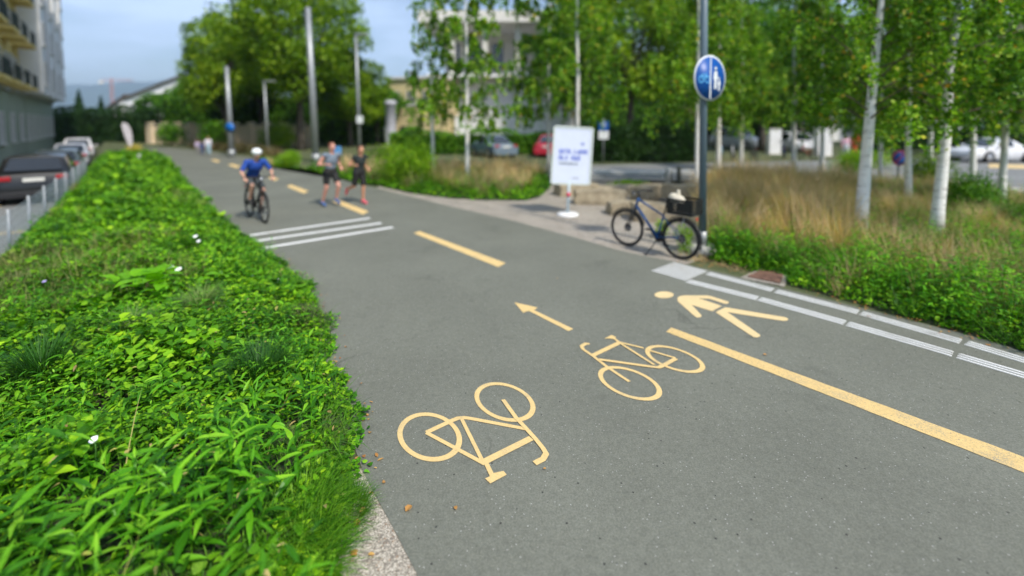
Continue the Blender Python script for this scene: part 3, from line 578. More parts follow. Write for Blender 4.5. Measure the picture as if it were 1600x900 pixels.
x, y = scat(bedR, 55, lambda x, y: near(x, y)*(1.0*(px_of(x, y) > 1120))); x2, y2 = scat(bedR, 16, lambda x, y: 1.0*((px_of(x, y) > 1490) & (y < 8.5))+.35*(sn(x, y, 1.5, 2) < -.1))
x = np.concatenate([x, x2]); y = np.concatenate([y, y2]); n_, t_ = NN.x*x+NN.y*y, DD.x*x+DD.y*y
x3, y3 = scat(bedR, 10, lambda x, y: 1.0*(px_of(x, y) > 1400)+.35); n_ = np.concatenate([n_, NN.x*x3+NN.y*y3]); t_ = np.concatenate([t_, DD.x*x3+DD.y*y3])
sw = stems(n_, t_, .2, .75, .11, .028, .05, .5, colz=lambda X, Y: hR(X, Y)*.2)
V, Fq = join(*sw); o = np_mesh('leafy_weeds', V, Fq, L_weed); tag(o, 'upright green leafy weeds along the birch bed edge', kind='stuff')
def grassmass(x, y, H, W, kk, z0=None, spread=.12, bend=(.3, 1.3), pit=(.75, 1.5)):
    out = []; q = len(x); H = H*U(.6, 1.25, q); la = U(0, 6.3, q); ll = U(0, .28, q)*H
    for j in range(kk):
        a = U(0, 6.3, q); out.append(leaves(np.stack([x+U(-spread, spread, q), y+U(-spread, spread, q), np.zeros(q)+.02 if z0 is None else z0], 1), np.where(U(0, 1, q) < ll*3, la, a), U(*pit, q)-ll, U(.55, 1.1, q)*H, W*U(.7, 1.3, q)*np.clip(y/8, 1, 3), U(*bend, q), 'blade', 0))
    return out
tanf = lambda x, y: np.clip((edist(x, y)-.5-.35*sn(x, y, 2.6, 7)-np.where(px_of(x, y) > 1345, .35, -.2))/.5, 0, 1)*np.where(sn(x, y, 1.5, 2) > np.where(px_of(x, y) < 1345, -.35, .05), 1, .15)
x, y = scat(bedR, 26, tanf); pxx = px_of(x, y); H = np.where(pxx < 1340, 1.15, .78)*np.where(pxx > 1480, .85, 1)*np.clip(.35+edist(x, y)*.4, .35, 1)
dg_ = grassmass(x, y, H, .007, 30, bend=(.1, .9), pit=(.95, 1.52), spread=.10)
V, Fq = join(*dg_); o = np_mesh('dry_grass', V, Fq, L_tan); tag(o, 'tall straw coloured dry grass around the birch trunks', kind='stuff')
x, y = scat(bedR, 26, lambda x, y: np.clip(edist(x, y)/.5, .3, 1)*np.clip(10/y, .4, 1)*np.where(sn(x, y, 1.5, 2) > 0, .5, 1)); gg = grassmass(x, y, np.full(len(x), .5), .007, 20)
V, Fq = join(*gg); o = np_mesh('green_grass', V, Fq, L_grass); tag(o, 'green grass mixed through the birch bed', kind='stuff')
x, y = scat(bedR, 13, lambda x, y: np.clip((edist(x, y)-.2)/.5, 0, 1)*np.where(px_of(x, y) > 1345, 1, .5)); gg = grassmass(x, y, np.full(len(x), .72), .005, 16, bend=(.1, .9)); 
V, Fq = join(*gg); o = np_mesh('seeding_grass', V, Fq, L_seed); tag(o, 'olive seeding grass standing between the birches', kind='stuff')

for px, py, L, lab in ((1140, 338, 1.15, 'tall straw coloured grass tuft just right of the sign pole'), (1188, 352, 1.2, 'tall straw tuft above the leaning pale stick'), (1236, 366, 1.1, 'broad straw tuft in the middle between sign pole and thickest birch'), (1278, 378, 1.1, 'dense pinkish straw tuft left of the thickest birch'),
        (1215, 318, 1.25, 'tall straw tuft at the back of the bed behind the middle tuft'), (1160, 305, 1.3, 'straw tuft at the foot of the slender pale birch'), (1400, 352, .9, 'straw tuft between the two nearest birches'), (1545, 372, .8, 'straw tuft in front of the slim right birch')):
    tuft(px, py, 520, L, .009, lab, L_tan, 'grass tuft', .16, 0, .75, 1.05, 'straw_tuft', 'straw coloured tufts in the birch bed')
# --- middle bed beyond the gravel, and the far bed along the path
bedM = [G(*p) for p in [(598, 292), (640, 302), (700, 310), (750, 313), (820, 314), (842, 308), (858, 296), (862, 284), (850, 272), (600, 271), (420, 262), (400, 246), (430, 254), (500, 271), (560, 287)]]
bedM = [(p.x, p.y) for p in bedM]
m = MB(); m.add([(p[0], p[1], .010) for p in bedM], [tuple(range(len(bedM)))]); o = m.build('bed_soil', M_soil); tag(o, 'dark soil of the island bed behind the runners', kind='structure')
if o.data.polygons[0].normal.z < 0: o.data.flip_normals()
EBs = EB; EB = [G(*p) for p in [(400, 246), (430, 255), (500, 272), (560, 288), (600, 294), (640, 302), (700, 310), (750, 313), (820, 314), (842, 308), (862, 284)]]
x, y = scat(bedM, 260, lambda x, y: np.clip(1.3-edist(x, y)/1.6, .15, 1)); k = len(x); h = .08+.35*np.clip(edist(x, y)/1.2, 0, 1)
V, Fq = leaves(np.stack([x, y, h*U(.1, 1, k)], 1), U(0, 6.3, k), U(-.2, .9, k), U(.08, .15, k), U(.05, .09, k), U(.1, .9, k), 'oval', .2)
o = np_mesh('ground_cover', V, Fq, L_cover); tag(o, 'low green plants at the rim of the island bed', kind='stuff')
x, y = scat(bedM, 12, lambda x, y: np.clip((edist(x, y)-.45)/.8, 0, 1)*np.where(sn(x, y, .9, 1) > -.2, 1, .2)); H = .95+.35*sn(x, y, 1.3, 1); V, Fq = join(*grassmass(x, y, H, .009, 26, spread=.16, bend=(.1, .9), pit=(.95, 1.5))); o = np_mesh('dry_grass', V, Fq, L_tan); tag(o, 'straw coloured ornamental grass in the island bed', kind='stuff')
x, y = scat(bedM, 10, lambda x, y: np.clip((edist(x, y)-.2)/.8, 0, 1)*np.where(sn(x, y, .9, 1) > 0, .4, 1)); V, Fq = join(*grassmass(x, y, np.full(len(x), .75), .009, 20, spread=.2)); o = np_mesh('green_grass', V, Fq, L_grass); tag(o, 'green grass mixed through the island bed', kind='stuff')
EB = EBs
farb = [G(*p) for p in [(300, 232.5), (345, 236.5), (400, 244), (420, 251), (440, 251), (440, 243), (380, 235), (300, 229.5)]]; farb = [(p.x, p.y) for p in farb]
x, y = scat(farb, 5); V, Fq = join(*grassmass(x, y, np.full(len(x), 1.0), .012, 26, spread=.3)); L_brown = leafmat('brown_grass_blade', [(0, (.10, .07, .03)), (.6, (.17, .13, .06)), (1, (.10, .14, .04))], .2, .6, .3, .5)
o = np_mesh('brown_grass', V, Fq, L_brown); tag(o, 'brownish planting along the far right side of the path', kind='stuff')

# ------------------------------------------------------------------ trees
def bark(name, a, b_, scale=8):
    m, n, b = newmat(name); v = ovec(n, (1, 1, .25)); f = noise(n, scale, 6, .7, v)
    n.links.new(ramp(n, f, [(.35, a), (.65, b_)]), b.inputs['Base Color']); b.inputs['Roughness'].default_value = .9; bump(n, b, f, .6, .02); return m
B_brown = bark('brown_bark', (.05, .04, .03), (.13, .11, .085)); B_grey = bark('grey_bark', (.12, .11, .095), (.26, .24, .20))
def birchbark():
    m, n, b = newmat('birch_bark'); v = ovec(n, (2.2, 2.2, 26)); f = noise(n, 1.6, 4, .6, v)
    c = ramp(n, f, [(.33, (.05, .045, .04)), (.37, (.50, .47, .43)), (.43, (.82, .80, .77)), (.8, (.88, .87, .85))])
    v2 = ovec(n, (5, 5, 2.5)); c = mixc(n, ramp(n, noise(n, 1.4, 5, .7, v2), [(.64, 0), (.69, 1)]), c, (.12, .10, .08)); n.links.new(c, b.inputs['Base Color']); b.inputs['Roughness'].default_value = .65; bump(n, b, f, .3, .01); return m
B_birch = birchbark(); B_twig = M('birch_twig', (.12, .09, .06), .8)
C_birch = leafmat('birch_leaf', [(0, (.05, .14, .010)), (.4, (.13, .30, .018)), (.85, (.27, .48, .03)), (.97, (.46, .52, .06)), (1, (.6, .3, .04))], .36, .45, .4, .7)
C_broad = leafmat('broad_tree_leaf', [(0, (.07, .16, .006)), (.5, (.18, .34, .012)), (1, (.38, .52, .03))], .35, .5, .45, .35)
C_dark = leafmat('dark_tree_leaf', [(0, (.03, .12, .006)), (.5, (.09, .26, .010)), (1, (.20, .42, .02))], .3, .5, .4, .4)
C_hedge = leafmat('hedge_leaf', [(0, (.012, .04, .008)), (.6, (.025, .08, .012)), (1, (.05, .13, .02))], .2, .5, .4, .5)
C_lime = leafmat('lime_leaf', [(0, (.12, .28, .008)), (.6, (.22, .42, .01)), (1, (.34, .5, .03))], .4, .5, .25, .8)
def birch_mesh(seed, h, rad, base, nb, droop, leaf, per=26, strands=4, slim=.10):
    """trunk with limbs, and leaves along hanging twigs"""
    global rng; rng = np.random.default_rng(seed); rd = random.Random(seed); tk = MB()
    k = 10; pts = [(.03*math.sin(i*1.3+seed)*i/k, .03*math.cos(i*1.7+seed)*i/k, h*i/k) for i in range(k+1)]; tk.tube(pts, [slim*(1.18 if i == 0 else 1)*(1-.85*i/k) for i in range(k+1)], 10)
    tips = []
    for i in range(nb):
        f = ((i+.5)/nb)**1.25; z = base+(h-base)*f*.97; L = rad*(1-.72*f**1.5)*rd.uniform(.6, 1.15); a = i*2.4+rd.uniform(-.4, .4); up = rd.uniform(.45, 1.1); ps = []
        for j in range(5):
            s = j/4; ps.append((math.cos(a)*L*s, math.sin(a)*L*s, z+L*up*s-L*.45*s*s*droop))
        tk.cur = 1; tk.tube(ps, [slim*.17*(1-f*.5), slim*.12*(1-f*.5), slim*.08, slim*.05, .003], 5, cap=False); tk.cur = 0; tips.append(ps)
    PS = []
    for ps in tips:
        ps = np.array(ps)
        for s_ in range(strands):
            s = rd.uniform(.42, 1)*4; i = min(3, int(s)); p0 = ps[i]+(ps[i+1]-ps[i])*(s-i); L = rd.uniform(.35, 1.0)*droop; a = rd.uniform(0, 6.3); sp = rd.uniform(.1, .4)
            u = rng.uniform(0, 1, per); PS.append(np.stack([p0[0]+np.cos(a)*sp*u+rng.normal(0, .04, per), p0[1]+np.sin(a)*sp*u+rng.normal(0, .04, per), p0[2]+.08*u-L*u**1.4+rng.normal(0, .04, per)], 1))
    PS = np.concatenate(PS); V, Fq = quads(PS, rng.uniform(.7, 1.2, len(PS))*leaf, .1, .8); return tk, V, Fq
def blob_mesh(seed, h, rx, rz, base, nl, leaf, lobes=16, trunk=.22, lean=0):
    """broad crown: leafy lobes carried by limbs"""
    global rng; rng = np.random.default_rng(seed); rd = random.Random(seed); tk = MB(); cz = base+rz; PS = []
    k = 6; tk.tube([(lean*i/k*.6, .1*math.sin(i+seed), (base+rz*.9)*i/k) for i in range(k+1)], [trunk*(1.25 if i == 0 else 1)*(1-.6*i/k) for i in range(k+1)], 10)
    for i in range(lobes):
        f = (i+.5)/lobes; el = math.asin(2*f-1); a = i*2.4+rd.uniform(-.3, .3); q = rd.uniform(.52, .82); c = np.array([math.cos(a)*math.cos(el)*rx*q+lean, math.sin(a)*math.cos(el)*rx*q, cz+math.sin(el)*rz*q]); r = rd.uniform(.26, .44)*rx
        n = nl//lobes; d = rng.normal(size=(n, 3)); d /= np.linalg.norm(d, axis=1)[:, None]; rr = r*rng.uniform(.35, 1.08, n)**.5*(1+.22*np.sin(5*d[:, 0]+i)*np.sin(4*d[:, 2]+i*2)); p = c+d*rr[:, None]*np.array([1, 1, .72])
        PS.append(p)
        s0 = Vector((lean*.4, 0, base+rz*.25*rd.uniform(.2, 1.6))); c_ = Vector(c); mid = s0.lerp(c_, .5)+Vector((0, 0, .25*r)); tk.tube([s0, mid, c_], [trunk*.4, trunk*.25, trunk*.06], 6, cap=False)
    PS = np.concatenate(PS); PS = PS[PS[:, 2] > base*.8]; V, Fq = quads(PS, rng.uniform(.7, 1.25, len(PS))*leaf, .35, .8); return tk, V, Fq
def conifer_mesh(seed, h, r, nl, leaf):
    global rng; rng = np.random.default_rng(seed); tk = MB(); tk.tube([(0, 0, 0), (0, 0, h*.9)], [.25, .04], 8); u = rng.uniform(0, 1, nl)**.6; z = h*(1-u)*.95+.5; lay = .8+.2*np.sin(z*5)
    a = rng.uniform(0, 6.3, nl); rr = r*u*lay*rng.uniform(.6, 1.05, nl)*(1+.12*np.sin(a*5+z)); V, Fq = quads(np.stack([rr*np.cos(a), rr*np.sin(a), z], 1), rng.uniform(.7, 1.2, nl)*leaf, .2, .6); return tk, V, Fq
PROTO = {}
def tree(name, key, fn, loc, rz, label, cat, group, crown_mat, bark_mat, lean=None, scale=1.0):
    root = thing(name, label, cat, loc, rz, group)
    if key in PROTO:
        for src in PROTO[key]: c = src.copy(); col.objects.link(c); c.parent = root
    else:
        tk, V, Fq = fn(); a = tk.build('trunk', [bark_mat, B_twig] if max(tk.m) else bark_mat, root); b = np_mesh('crown', V, Fq, crown_mat, root); PROTO[key] = (a, b)
    if lean is not None: root.rotation_mode = 'QUATERNION'; q = Vector(lean).to_track_quat('Z', 'Y'); root.rotation_quaternion = q @ Matrix.Rotation(rz, 3, 'Z').to_quaternion()
    root.scale = scale if hasattr(scale, '__len__') else (scale,)*3; return root
def birch_at(px, py, topx, key, fn, label, rz=0, scale=1.0, group='slender birches in the beds', topy=0, z=None, name='birch_tree', cm=None, bmx=None):
    g_ = G(px, py) if z is None else Vector(((px-800)/F*z, z, 0)); tp = P(topx, topy, g_.y); d = (tp-g_).normalized()
    return tree(name, key, fn, g_, rz, label, 'birch' if name == 'birch_tree' else 'tree', group, cm or C_birch, bmx or B_birch, d, scale)
bA = lambda: birch_mesh(3, 6.8, 2.0, 2.3, 40, 1.0, .085, 34, 10, .125)
bB = lambda: birch_mesh(8, 6.8, 2.0, 2.3, 40, 1.0, .085, 34, 10, .112)
bC = lambda: birch_mesh(5, 7.6, 1.7, 2.1, 42, 1.0, .10, 30, 10, .085)
bD = lambda: birch_mesh(9, 9.5, 2.1, 2.2, 40, 1.0, .14, 26, 8, .085)
for a in ((1342, 374, 1376, 'bA', bA, 'thickest white birch, leaning right, behind the tall dry grass', .3), (1461, 382, 1496, 'bB', bB, 'white birch with kinked trunk standing nearest the green weeds', 2.1),
          (1419, 334, 1421, 'bC', bC, 'slim straight white birch between the two nearest birches', 4.0), (1564, 332, 1580, 'bC', bC, 'slim birch in front of the white parked car', 1.2),
          (1453, 300, 1457, 'bC', bC, 'thin birch half hidden behind the kinked birch', 2.9, .95), (1158, 282, 1160, 'bB', bB, 'slender pale birch just right of the round blue sign', 5.0, (.85, .85, 1.05)),
          (1284, 276, 1287, 'bC', bC, 'thin grey birch beside the orange clad worker', .4, (1.2, 1.2, 1.05)), (1089, 312, 1092, 'bC', bC, 'thin birch directly behind the sign pole', 3.4, (.9, .9, 1.1)),
          (1640, 350, 1650, 'bA', bA, 'birch at the right border of the bed', 1.9), (1520, 300, 1522, 'bB', bB, 'birch behind the dark green shrub near the white car', 3.9, .9)): birch_at(*a)
birch_at(1240, 272, 1243, 'bC', bC, 'leafy birch in front of the white cabinets', 5.2, (1.3, 1.3, 1.1)); birch_at(1375, 288, 1380, 'bD', bD, 'birch with low crown between thickest birch and shelter', 3.2, (.85, .85, .8)); birch_at(1122, 290, 1124, 'bC', bC, 'leafy birch just behind the round sign on its right', .9, (1.2, 1.2, 1.0))
birch_at(731, 290, 728, 'bD', bD, 'lone wispy birch with white trunk in the island bed', .8, (1.0, 1.0, .95)); birch_at(677, 281, 672, 'bE', lambda: birch_mesh(12, 8, 1.5, 2.2, 30, 1.0, .13, 20, 6, .08), 'thin brownish birch left of the lone wispy birch', 2)
birch_at(903, 283, 902, 'bD', bD, 'bright green birch rising behind the white poster', 2.6, (1.15, 1.15, 1.1)); birch_at(857, 272, 858, 'bF', lambda: birch_mesh(21, 11, 2.6, 2.2, 50, 1.0, .18, 24, 8, .08), 'slim birch left of the white poster', 4.4, (.95, .95, 1.0))
t1 = lambda: blob_mesh(31, 12, 5.0, 5.2, 2.5, 26000, .24, 26, .30); t2 = lambda: blob_mesh(37, 10, 4.2, 4.4, 2.0, 20000, .24, 20, .26); t3 = lambda: blob_mesh(43, 9, 3.6, 3.4, 2.2, 14000, .26, 16, .22)
def bt(px, z, key, fn, label, mat, scale=1.0, rz=0, group='broad leaved trees beyond the path'): return tree('broadleaf_tree', key, fn, Vector(((px-800)/F*z, z, -.02)), rz, label, 'tree', group, mat, B_brown, None, scale)
bt(470, 38, 'T1', t1, 'largest broad tree, rising behind the tall grey pole', C_broad, (1.15, 1.15, 1.25), .4); bt(352, 44, 'T2', t2, 'broad tree at the left end of the tree row above the beige wall', C_broad, (1.0, 1.0, 1.25), 1)
bt(548, 43, 'T2', t2, 'dark broad tree at the right end of the row beside the yellow house', C_broad, (1.0, 1.0, .86), 3.1); bt(410, 50, 'T1', t1, 'broad tree between the two lamp posts, behind the row', C_broad, (1.0, 1.0, 1.2), 2.2)
bt(300, 58, 'T3', t3, 'rounded small tree between the beige wall and the far house', C_dark, (.75, .75, .95), .7); bt(250, 62, 'T3', t3, 'low round tree in front of the white gabled house', C_broad, (.8, .8, .75), 2.7)
bt(590, 46, 'T3', t3, 'low dark tree touching the yellow house', C_dark, (.7, .7, .72), 1.5)
for i, (px, z, k, fn, sc, lab) in enumerate(((985, 31, 'T4', lambda: blob_mesh(51, 12, 4.6, 5.0, 2.4, 22000, .22, 24, .28), (.95, .95, 1.15), 'yellow green leafy tree between poster and sign pole'), (1075, 35, 'T4', None, (1.0, 1.0, 1.1), 'leafy tree directly behind the round blue sign'),
        (1190, 36, 'T5', lambda: blob_mesh(57, 12, 4.6, 5.0, 2.3, 18000, .25, 22, .30), (1.05, 1.05, 1.1), 'dark trunked tree above the parked bicycles'), (1250, 40, 'T5', None, (1.05, 1.05, 1.15), 'dark green tree above the white cabinets'), (1395, 44, 'T5', None, (.85, .85, 1.0), 'dark tree above the green shelter roof'),
        (1478, 45, 'T5', None, (.55, .55, 1.0), 'dark tree between the shelter and the pink house'), (900, 44, 'T5', None, (1.05, 1.05, 1.3), 'tall dark tree behind the poster birches')  )):
    fn_ = fn or (lambda: None); tree('broadleaf_tree', k, fn_, Vector(((px-800)/F*z, z, -.02)), i*1.7, lab, 'tree', 'leafy trees beyond the side road', C_broad if k == 'T4' else C_dark, B_brown, None, sc)
for px, z, h, lab in ((126, 95, 9.6, 'taller dark pointed conifer above the far hedge'), (160, 100, 8.6, 'shorter dark pointed conifer above the far hedge')):
    tree('conifer_tree', 'CON', lambda: conifer_mesh(5, 10, 2.3, 6000, .5), Vector(((px-800)/F*z, z, -.35)), px*.1, lab, 'conifer', 'pointed conifers far away', C_hedge, B_brown, None, h/10)

def bush(px, py, r, h, n, leaf, label, mat, name='shrub', cat='shrub', lobes=7, z=None, group=None, rr=None):
    g_ = G(px, py) if z is None else Vector(((px-800)/F*z, z, 0)); PS = []; lr = np.random.default_rng(int(px*7+py))
    for i in range(lobes):
        a = lr.uniform(0, 6.3); q = lr.uniform(0, .65)*r; c = np.array([math.cos(a)*q, math.sin(a)*q, h*lr.uniform(.3, .62)]); s = np.array([.5*r, .5*r, h*.38]); d = lr.normal(size=(n//lobes, 3)); d /= np.linalg.norm(d, axis=1)[:, None]; PS.append(c+d*s*lr.uniform(.5, 1.15, (n//lobes, 1)))
    PS = np.concatenate(PS); PS[:, 2] = np.abs(PS[:, 2]); t_ = thing(name, label, cat, g_, group=group); V, Fq = quads(PS, lr.uniform(.7, 1.3, len(PS))*leaf, .3, .7); np_mesh('foliage', V, Fq, mat, t_)
    s = MB(); [s.tube([(0, 0, 0), (math.cos(a)*r*.3, math.sin(a)*r*.3, h*.5)], [.02, .008], 5) for a in (0, 1.3, 2.6, 3.9, 5.2)]; s.build('stems', B_brown, t_); return t_
bush(655, 290, 1.1, 1.8, 3600, .09, 'bright lime green shrub in the island bed left of the wispy birch', C_lime, lobes=12); bush(617, 286, .8, 1.2, 2000, .08, 'smaller lime green shrub behind the runners', C_lime)
bush(455, 262, .8, 1.0, 2000, .09, 'rounded bright green shrub beside the path behind the cyclist', C_lime, name='shrub'); bush(597, 262, 1.3, 1.5, 1800, .12, 'olive shrub before the white pillar', C_broad)
bush(1510, 345, .75, 1.25, 4200, .055, 'dark green leafy shrub right of the kinked birch', C_dark, lobes=12); bush(1232, 300, .3, .5, 700, .05, 'small round green shrub in the dry grass', C_dark); bush(1330, 276, 1.0, 1.15, 1800, .09, 'bright green shrub in front of the orange clad worker', C_lime)
bush(1350, 262, 1.6, 1.0, 1600, .11, 'light green low shrub beneath the dark shelter', C_broad); bush(1440, 300, .9, 1.3, 2400, .08, 'green shrub behind the slim straight birch', C_broad); bush(1590, 372, .5, .8, 2400, .05, 'green leafy shrub at the right border of the bed', C_dark)
bush(1555, 420, .34, .55, 1800, .04, 'fresh green shrubby weed near the right border', C_lime); bush(1035, 372, .22, .45, 500, .04, 'green weeds growing through the rear bicycle wheel', C_lime, name='weed', cat='weed'); bush(1068, 392, .26, .5, 900, .04, 'green weeds between bicycle and concrete pole foot', C_lime, name='weed', cat='weed')
bush(268, 0, 1.6, 2.6, 2200, .2, 'dark rounded shrub before the left end of the beige wall', C_dark, z=45); bush(338, 0, 1.5, 3.0, 2200, .2, 'tall dark shrub before the middle of the beige wall', C_dark, z=43); bush(430, 0, 2.0, 2.8, 2600, .2, 'wide green shrub before the right end of the beige wall', C_broad, z=39)
bush(210, 243, .5, .9, 500, .09, 'yellow flowering plant beside the white feather flag', M('yellow_bloom', (.62, .50, .05), .7), name='flowering_plant', cat='plant')
bush(985, 283, .9, .35, 700, .10, 'low bright green plant patch before the pale kerb', C_lime, name='low_plant', cat='plant', z=15.2)
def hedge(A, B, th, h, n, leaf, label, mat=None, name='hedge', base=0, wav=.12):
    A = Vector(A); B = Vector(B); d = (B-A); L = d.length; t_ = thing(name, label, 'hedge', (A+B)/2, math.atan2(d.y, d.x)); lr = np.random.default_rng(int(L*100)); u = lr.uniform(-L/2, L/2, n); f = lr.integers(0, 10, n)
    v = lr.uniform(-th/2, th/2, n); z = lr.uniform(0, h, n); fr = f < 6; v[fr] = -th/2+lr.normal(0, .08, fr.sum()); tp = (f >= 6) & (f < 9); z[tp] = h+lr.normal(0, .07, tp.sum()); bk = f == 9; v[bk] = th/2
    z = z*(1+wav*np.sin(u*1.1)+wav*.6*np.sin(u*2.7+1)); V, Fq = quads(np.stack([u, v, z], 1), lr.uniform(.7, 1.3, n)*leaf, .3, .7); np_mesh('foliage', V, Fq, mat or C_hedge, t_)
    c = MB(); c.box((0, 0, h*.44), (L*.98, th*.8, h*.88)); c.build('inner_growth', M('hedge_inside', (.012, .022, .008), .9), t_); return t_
X = lambda px, z, h=0: Vector(((px-800)/F*z, z, h))
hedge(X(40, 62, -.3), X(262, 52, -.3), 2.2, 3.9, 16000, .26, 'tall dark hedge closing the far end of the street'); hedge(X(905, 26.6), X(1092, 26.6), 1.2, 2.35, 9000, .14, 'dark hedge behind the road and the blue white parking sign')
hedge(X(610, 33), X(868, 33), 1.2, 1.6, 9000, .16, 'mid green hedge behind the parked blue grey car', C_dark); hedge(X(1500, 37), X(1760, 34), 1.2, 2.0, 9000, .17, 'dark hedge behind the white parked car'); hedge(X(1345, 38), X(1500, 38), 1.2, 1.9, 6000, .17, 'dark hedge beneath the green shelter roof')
hedge(X(1096, 46), X(1290, 46), 1.4, 3.4, 8000, .2, 'dark hedge behind the parked bicycles and cabinets'); hedge(X(860, 60), X(1300, 60), 3, 7.5, 16000, .34, 'tall dark screen of foliage closing the view behind the leafy trees', C_dark); hedge(X(262, 53), X(600, 49), 2, 5.6, 14000, .28, 'dark green hedge rising behind the beige wall', C_dark)

# ------------------------------------------------------------------ buildings
M_glass, gn, gb = newmat('window_glass'); gb.inputs['Base Color'].default_value = (.03, .04, .05, 1); gb.inputs['Roughness'].default_value = .08; gb.inputs['Specular IOR Level'].default_value = .8
M_frame = M('window_frame_white', (.62, .61, .58), .6, .05)
def plaster(name, c): 
    m, n, b = newmat(name); v = ovec(n); f = noise(n, .6, 6, .65, v); n.links.new(ramp(n, f, [(.3, tuple(x*.86 for x in c)), (.7, tuple(min(1, x*1.08) for x in c))]), b.inputs['Base Color']); b.inputs['Roughness'].default_value = .9; bump(n, b, noise(n, 20, 4, .7, v), .2, .01); return m
P_yel = plaster('yellow_plaster', (.76, .58, .20)); P_grey = plaster('grey_green_stone', (.27, .32, .24)); P_white = plaster('white_plaster', (.80, .79, .78)); P_cream = plaster('cream_plaster', (.66, .54, .30)); P_pink = plaster('pink_plaster', (.66, .50, .38)); P_conc = plaster('pale_concrete', (.70, .67, .62)); P_beige = plaster('beige_wall_plaster', (.72, .60, .44)); P_bright = plaster('bright_white_plaster', (.85, .84, .85))
R_tile = M('brown_roof', (.10, .075, .06), .85, .3, 3); M_iron = M('dark_balcony_iron', (.03, .045, .035), .6)
def window(parent, x, z, w, h, y=0, sill=True):
    """window in the local facade plane y=0, outside is -y"""
    f = MB()
    for dx in (-w/2, w/2): f.box((x+dx, y-.03, z+h/2), (.09, .10, h+.09))
    for dz in (0, h): f.box((x, y-.032, z+dz), (w-.09, .09, .09))
    f.box((x, y-.028, z+h/2), (.06, .07, h-.09)); f.box((x, y-.029, z+h*.68), (w-.1, .05, .05))
    if sill: f.box((x, y-.09, z-.09), (w+.25, .20, .08))
    w_ = f.build('window', M_frame, parent); g = MB(); g.box((x, y-.012, z+h/2), (w-.08, .012, h-.08)); g.build('pane', M_glass, w_); return w_
def building(name, A, B, depth, h, wall, label, cat='building', base=0, group=None):
    """A -> B is the facade's foot line, outside on the right-hand side of A->B"""
    A = Vector(A); B = Vector(B); d = B-A; t_ = thing(name, label, cat, (A.x, A.y, base), math.atan2(d.y, d.x), group); m = MB(); m.box((d.length/2, depth/2, h/2), (d.length, depth, h)); m.build('wall', wall, t_); return t_, d.length
FN = -5.6
def leftb(t0, t1, h, wall, label): A = NT(FN, t0, 0); B = NT(FN, t1, 0); return building('apartment_house', A, B, 11, h, wall, label, base=STREET_Z, group='apartment houses along the street')
def balcony(parent, x, z, w, d=1.1, slab=P_yel):
    b = MB(); b.box((x, -d/2-.003, z-.10), (w, d, .2)); q = b.build('balcony', slab, parent); r = MB()
    for yy, ww in ((-d+.04, w-.06),): r.box((x, yy, z+1.0), (ww, .05, .05)); [r.box((x-ww/2+ww*k/14, yy, z+.5), (.03, .03, 1.0)) for k in range(15)]
    for sx in (-1, 1): r.box((x+sx*(w/2-.03), -d/2, z+1.0), (.05, d-.1, .05)); [r.box((x+sx*(w/2-.03), -d*k/5, z+.5), (.03, .03, 1.0)) for k in range(1, 5)]
    r.build('railing', M_iron, q)
for t0, t1, wall, lab, nb, yel in ((18, 41, P_yel, 'yellow apartment house cut by the left border, above the nearest fence', 6, 1), (41.2, 54, P_yel, 'yellow apartment house with grey green ground floor and dark balconies', 3, 1), (54.2, 77, P_white, 'pale grey apartment house with bay fronts at the far end of the row', 7, 0)):
    t_, L = leftb(t0, t1, 19.5, wall, lab)
    b = MB(); b.box((L/2, -.09, 2.5), (L-.004, .18, 5.0)); b.build('stone_base', P_grey, t_); c = MB(); c.box((L/2, -.17, 5.12), (L-.01, .34, .26)); c.build('cornice', M('cornice_stone', (.30, .31, .27), .85), t_); c = MB(); c.box((L/2, -.28, 19.7), (L-.01, 1.1, .35)); c.build('eaves', MATS['cornice_stone'], t_)
    rf = MB(); rf.extr([(0, 0), (11.2, 0), (8.5, 2.6), (2.7, 2.6)], ((-.0, -.2, 19.9), (0, 1, 0), (0, 0, 1), (1, 0, 0)), L); rf.build('roof', R_tile, t_)
    for k in range(nb):
        x = L*(k+.5)/nb
        if yel:
            for f in range(4): balcony(t_, x, 5.55+f*3.35, 2.6)
            window(t_, x, 1.5, 1.2, 2.0, -.18)
            for f in range(4): window(t_, x, 5.62+f*3.35, 1.3, 2.2, sill=False); window(t_, x+1.9 if x+2.7 < L else x-1.9, 6.3+f*3.35, .9, 1.6)
        else:
            if k % 2 == 0:
                by = MB(); by.box((x, -.65, 5.3+6.4), (3.3, 1.3, 12.8)); bb = by.build('bay_front', P_white, t_)
                for f in range(4): window(t_, x, 6.1+f*3.35, 1.5, 1.9, -1.3)
            else:
                for f in range(4): balcony(t_, x, 5.55+f*3.35, 2.6, .9, P_white); window(t_, x, 5.62+f*3.35, 1.3, 2.2, sill=False)
            window(t_, x, 1.4, 1.3, 2.1, -.18)
# far white gabled house and its low neighbour
def gable(px0, px1, z, ze, zr, label, wall, windows=3, ridge=.5):
    A, B = X(px0, z), X(px1, z); t_, L = building('gabled_house', A, B, 12, ze, wall, label); m = MB(); m.extr([(0, 0), (L, 0), (L*ridge, zr-ze)], ((0, 0, ze), (1, 0, 0), (0, 0, 1), (0, 1, 0)), 12); m.build('gable', wall, t_)
    r = MB()
    for (xa, za), (xb, zb) in (((-.6, -.35), (L*ridge, zr-ze)), ((L*ridge, zr-ze), (L+.6, -.35))): r.extr([(xa, za+.02), (xb, zb+.02), (xb, zb+.32), (xa, za+.32)], ((0, -.7, ze), (1, 0, 0), (0, 0, 1), (0, 1, 0)), 13.4)
    ro = r.build('roof', R_tile, t_); ch = MB(); ch.box((L*.62, 5, zr+.4), (.7, .7, 1.6)); ch.build('chimney', P_white, ro)
    for k in range(windows):
        for f in range(2): window(t_, L*(k+.5)/windows, 1.2+f*2.9, 1.1, 1.5)
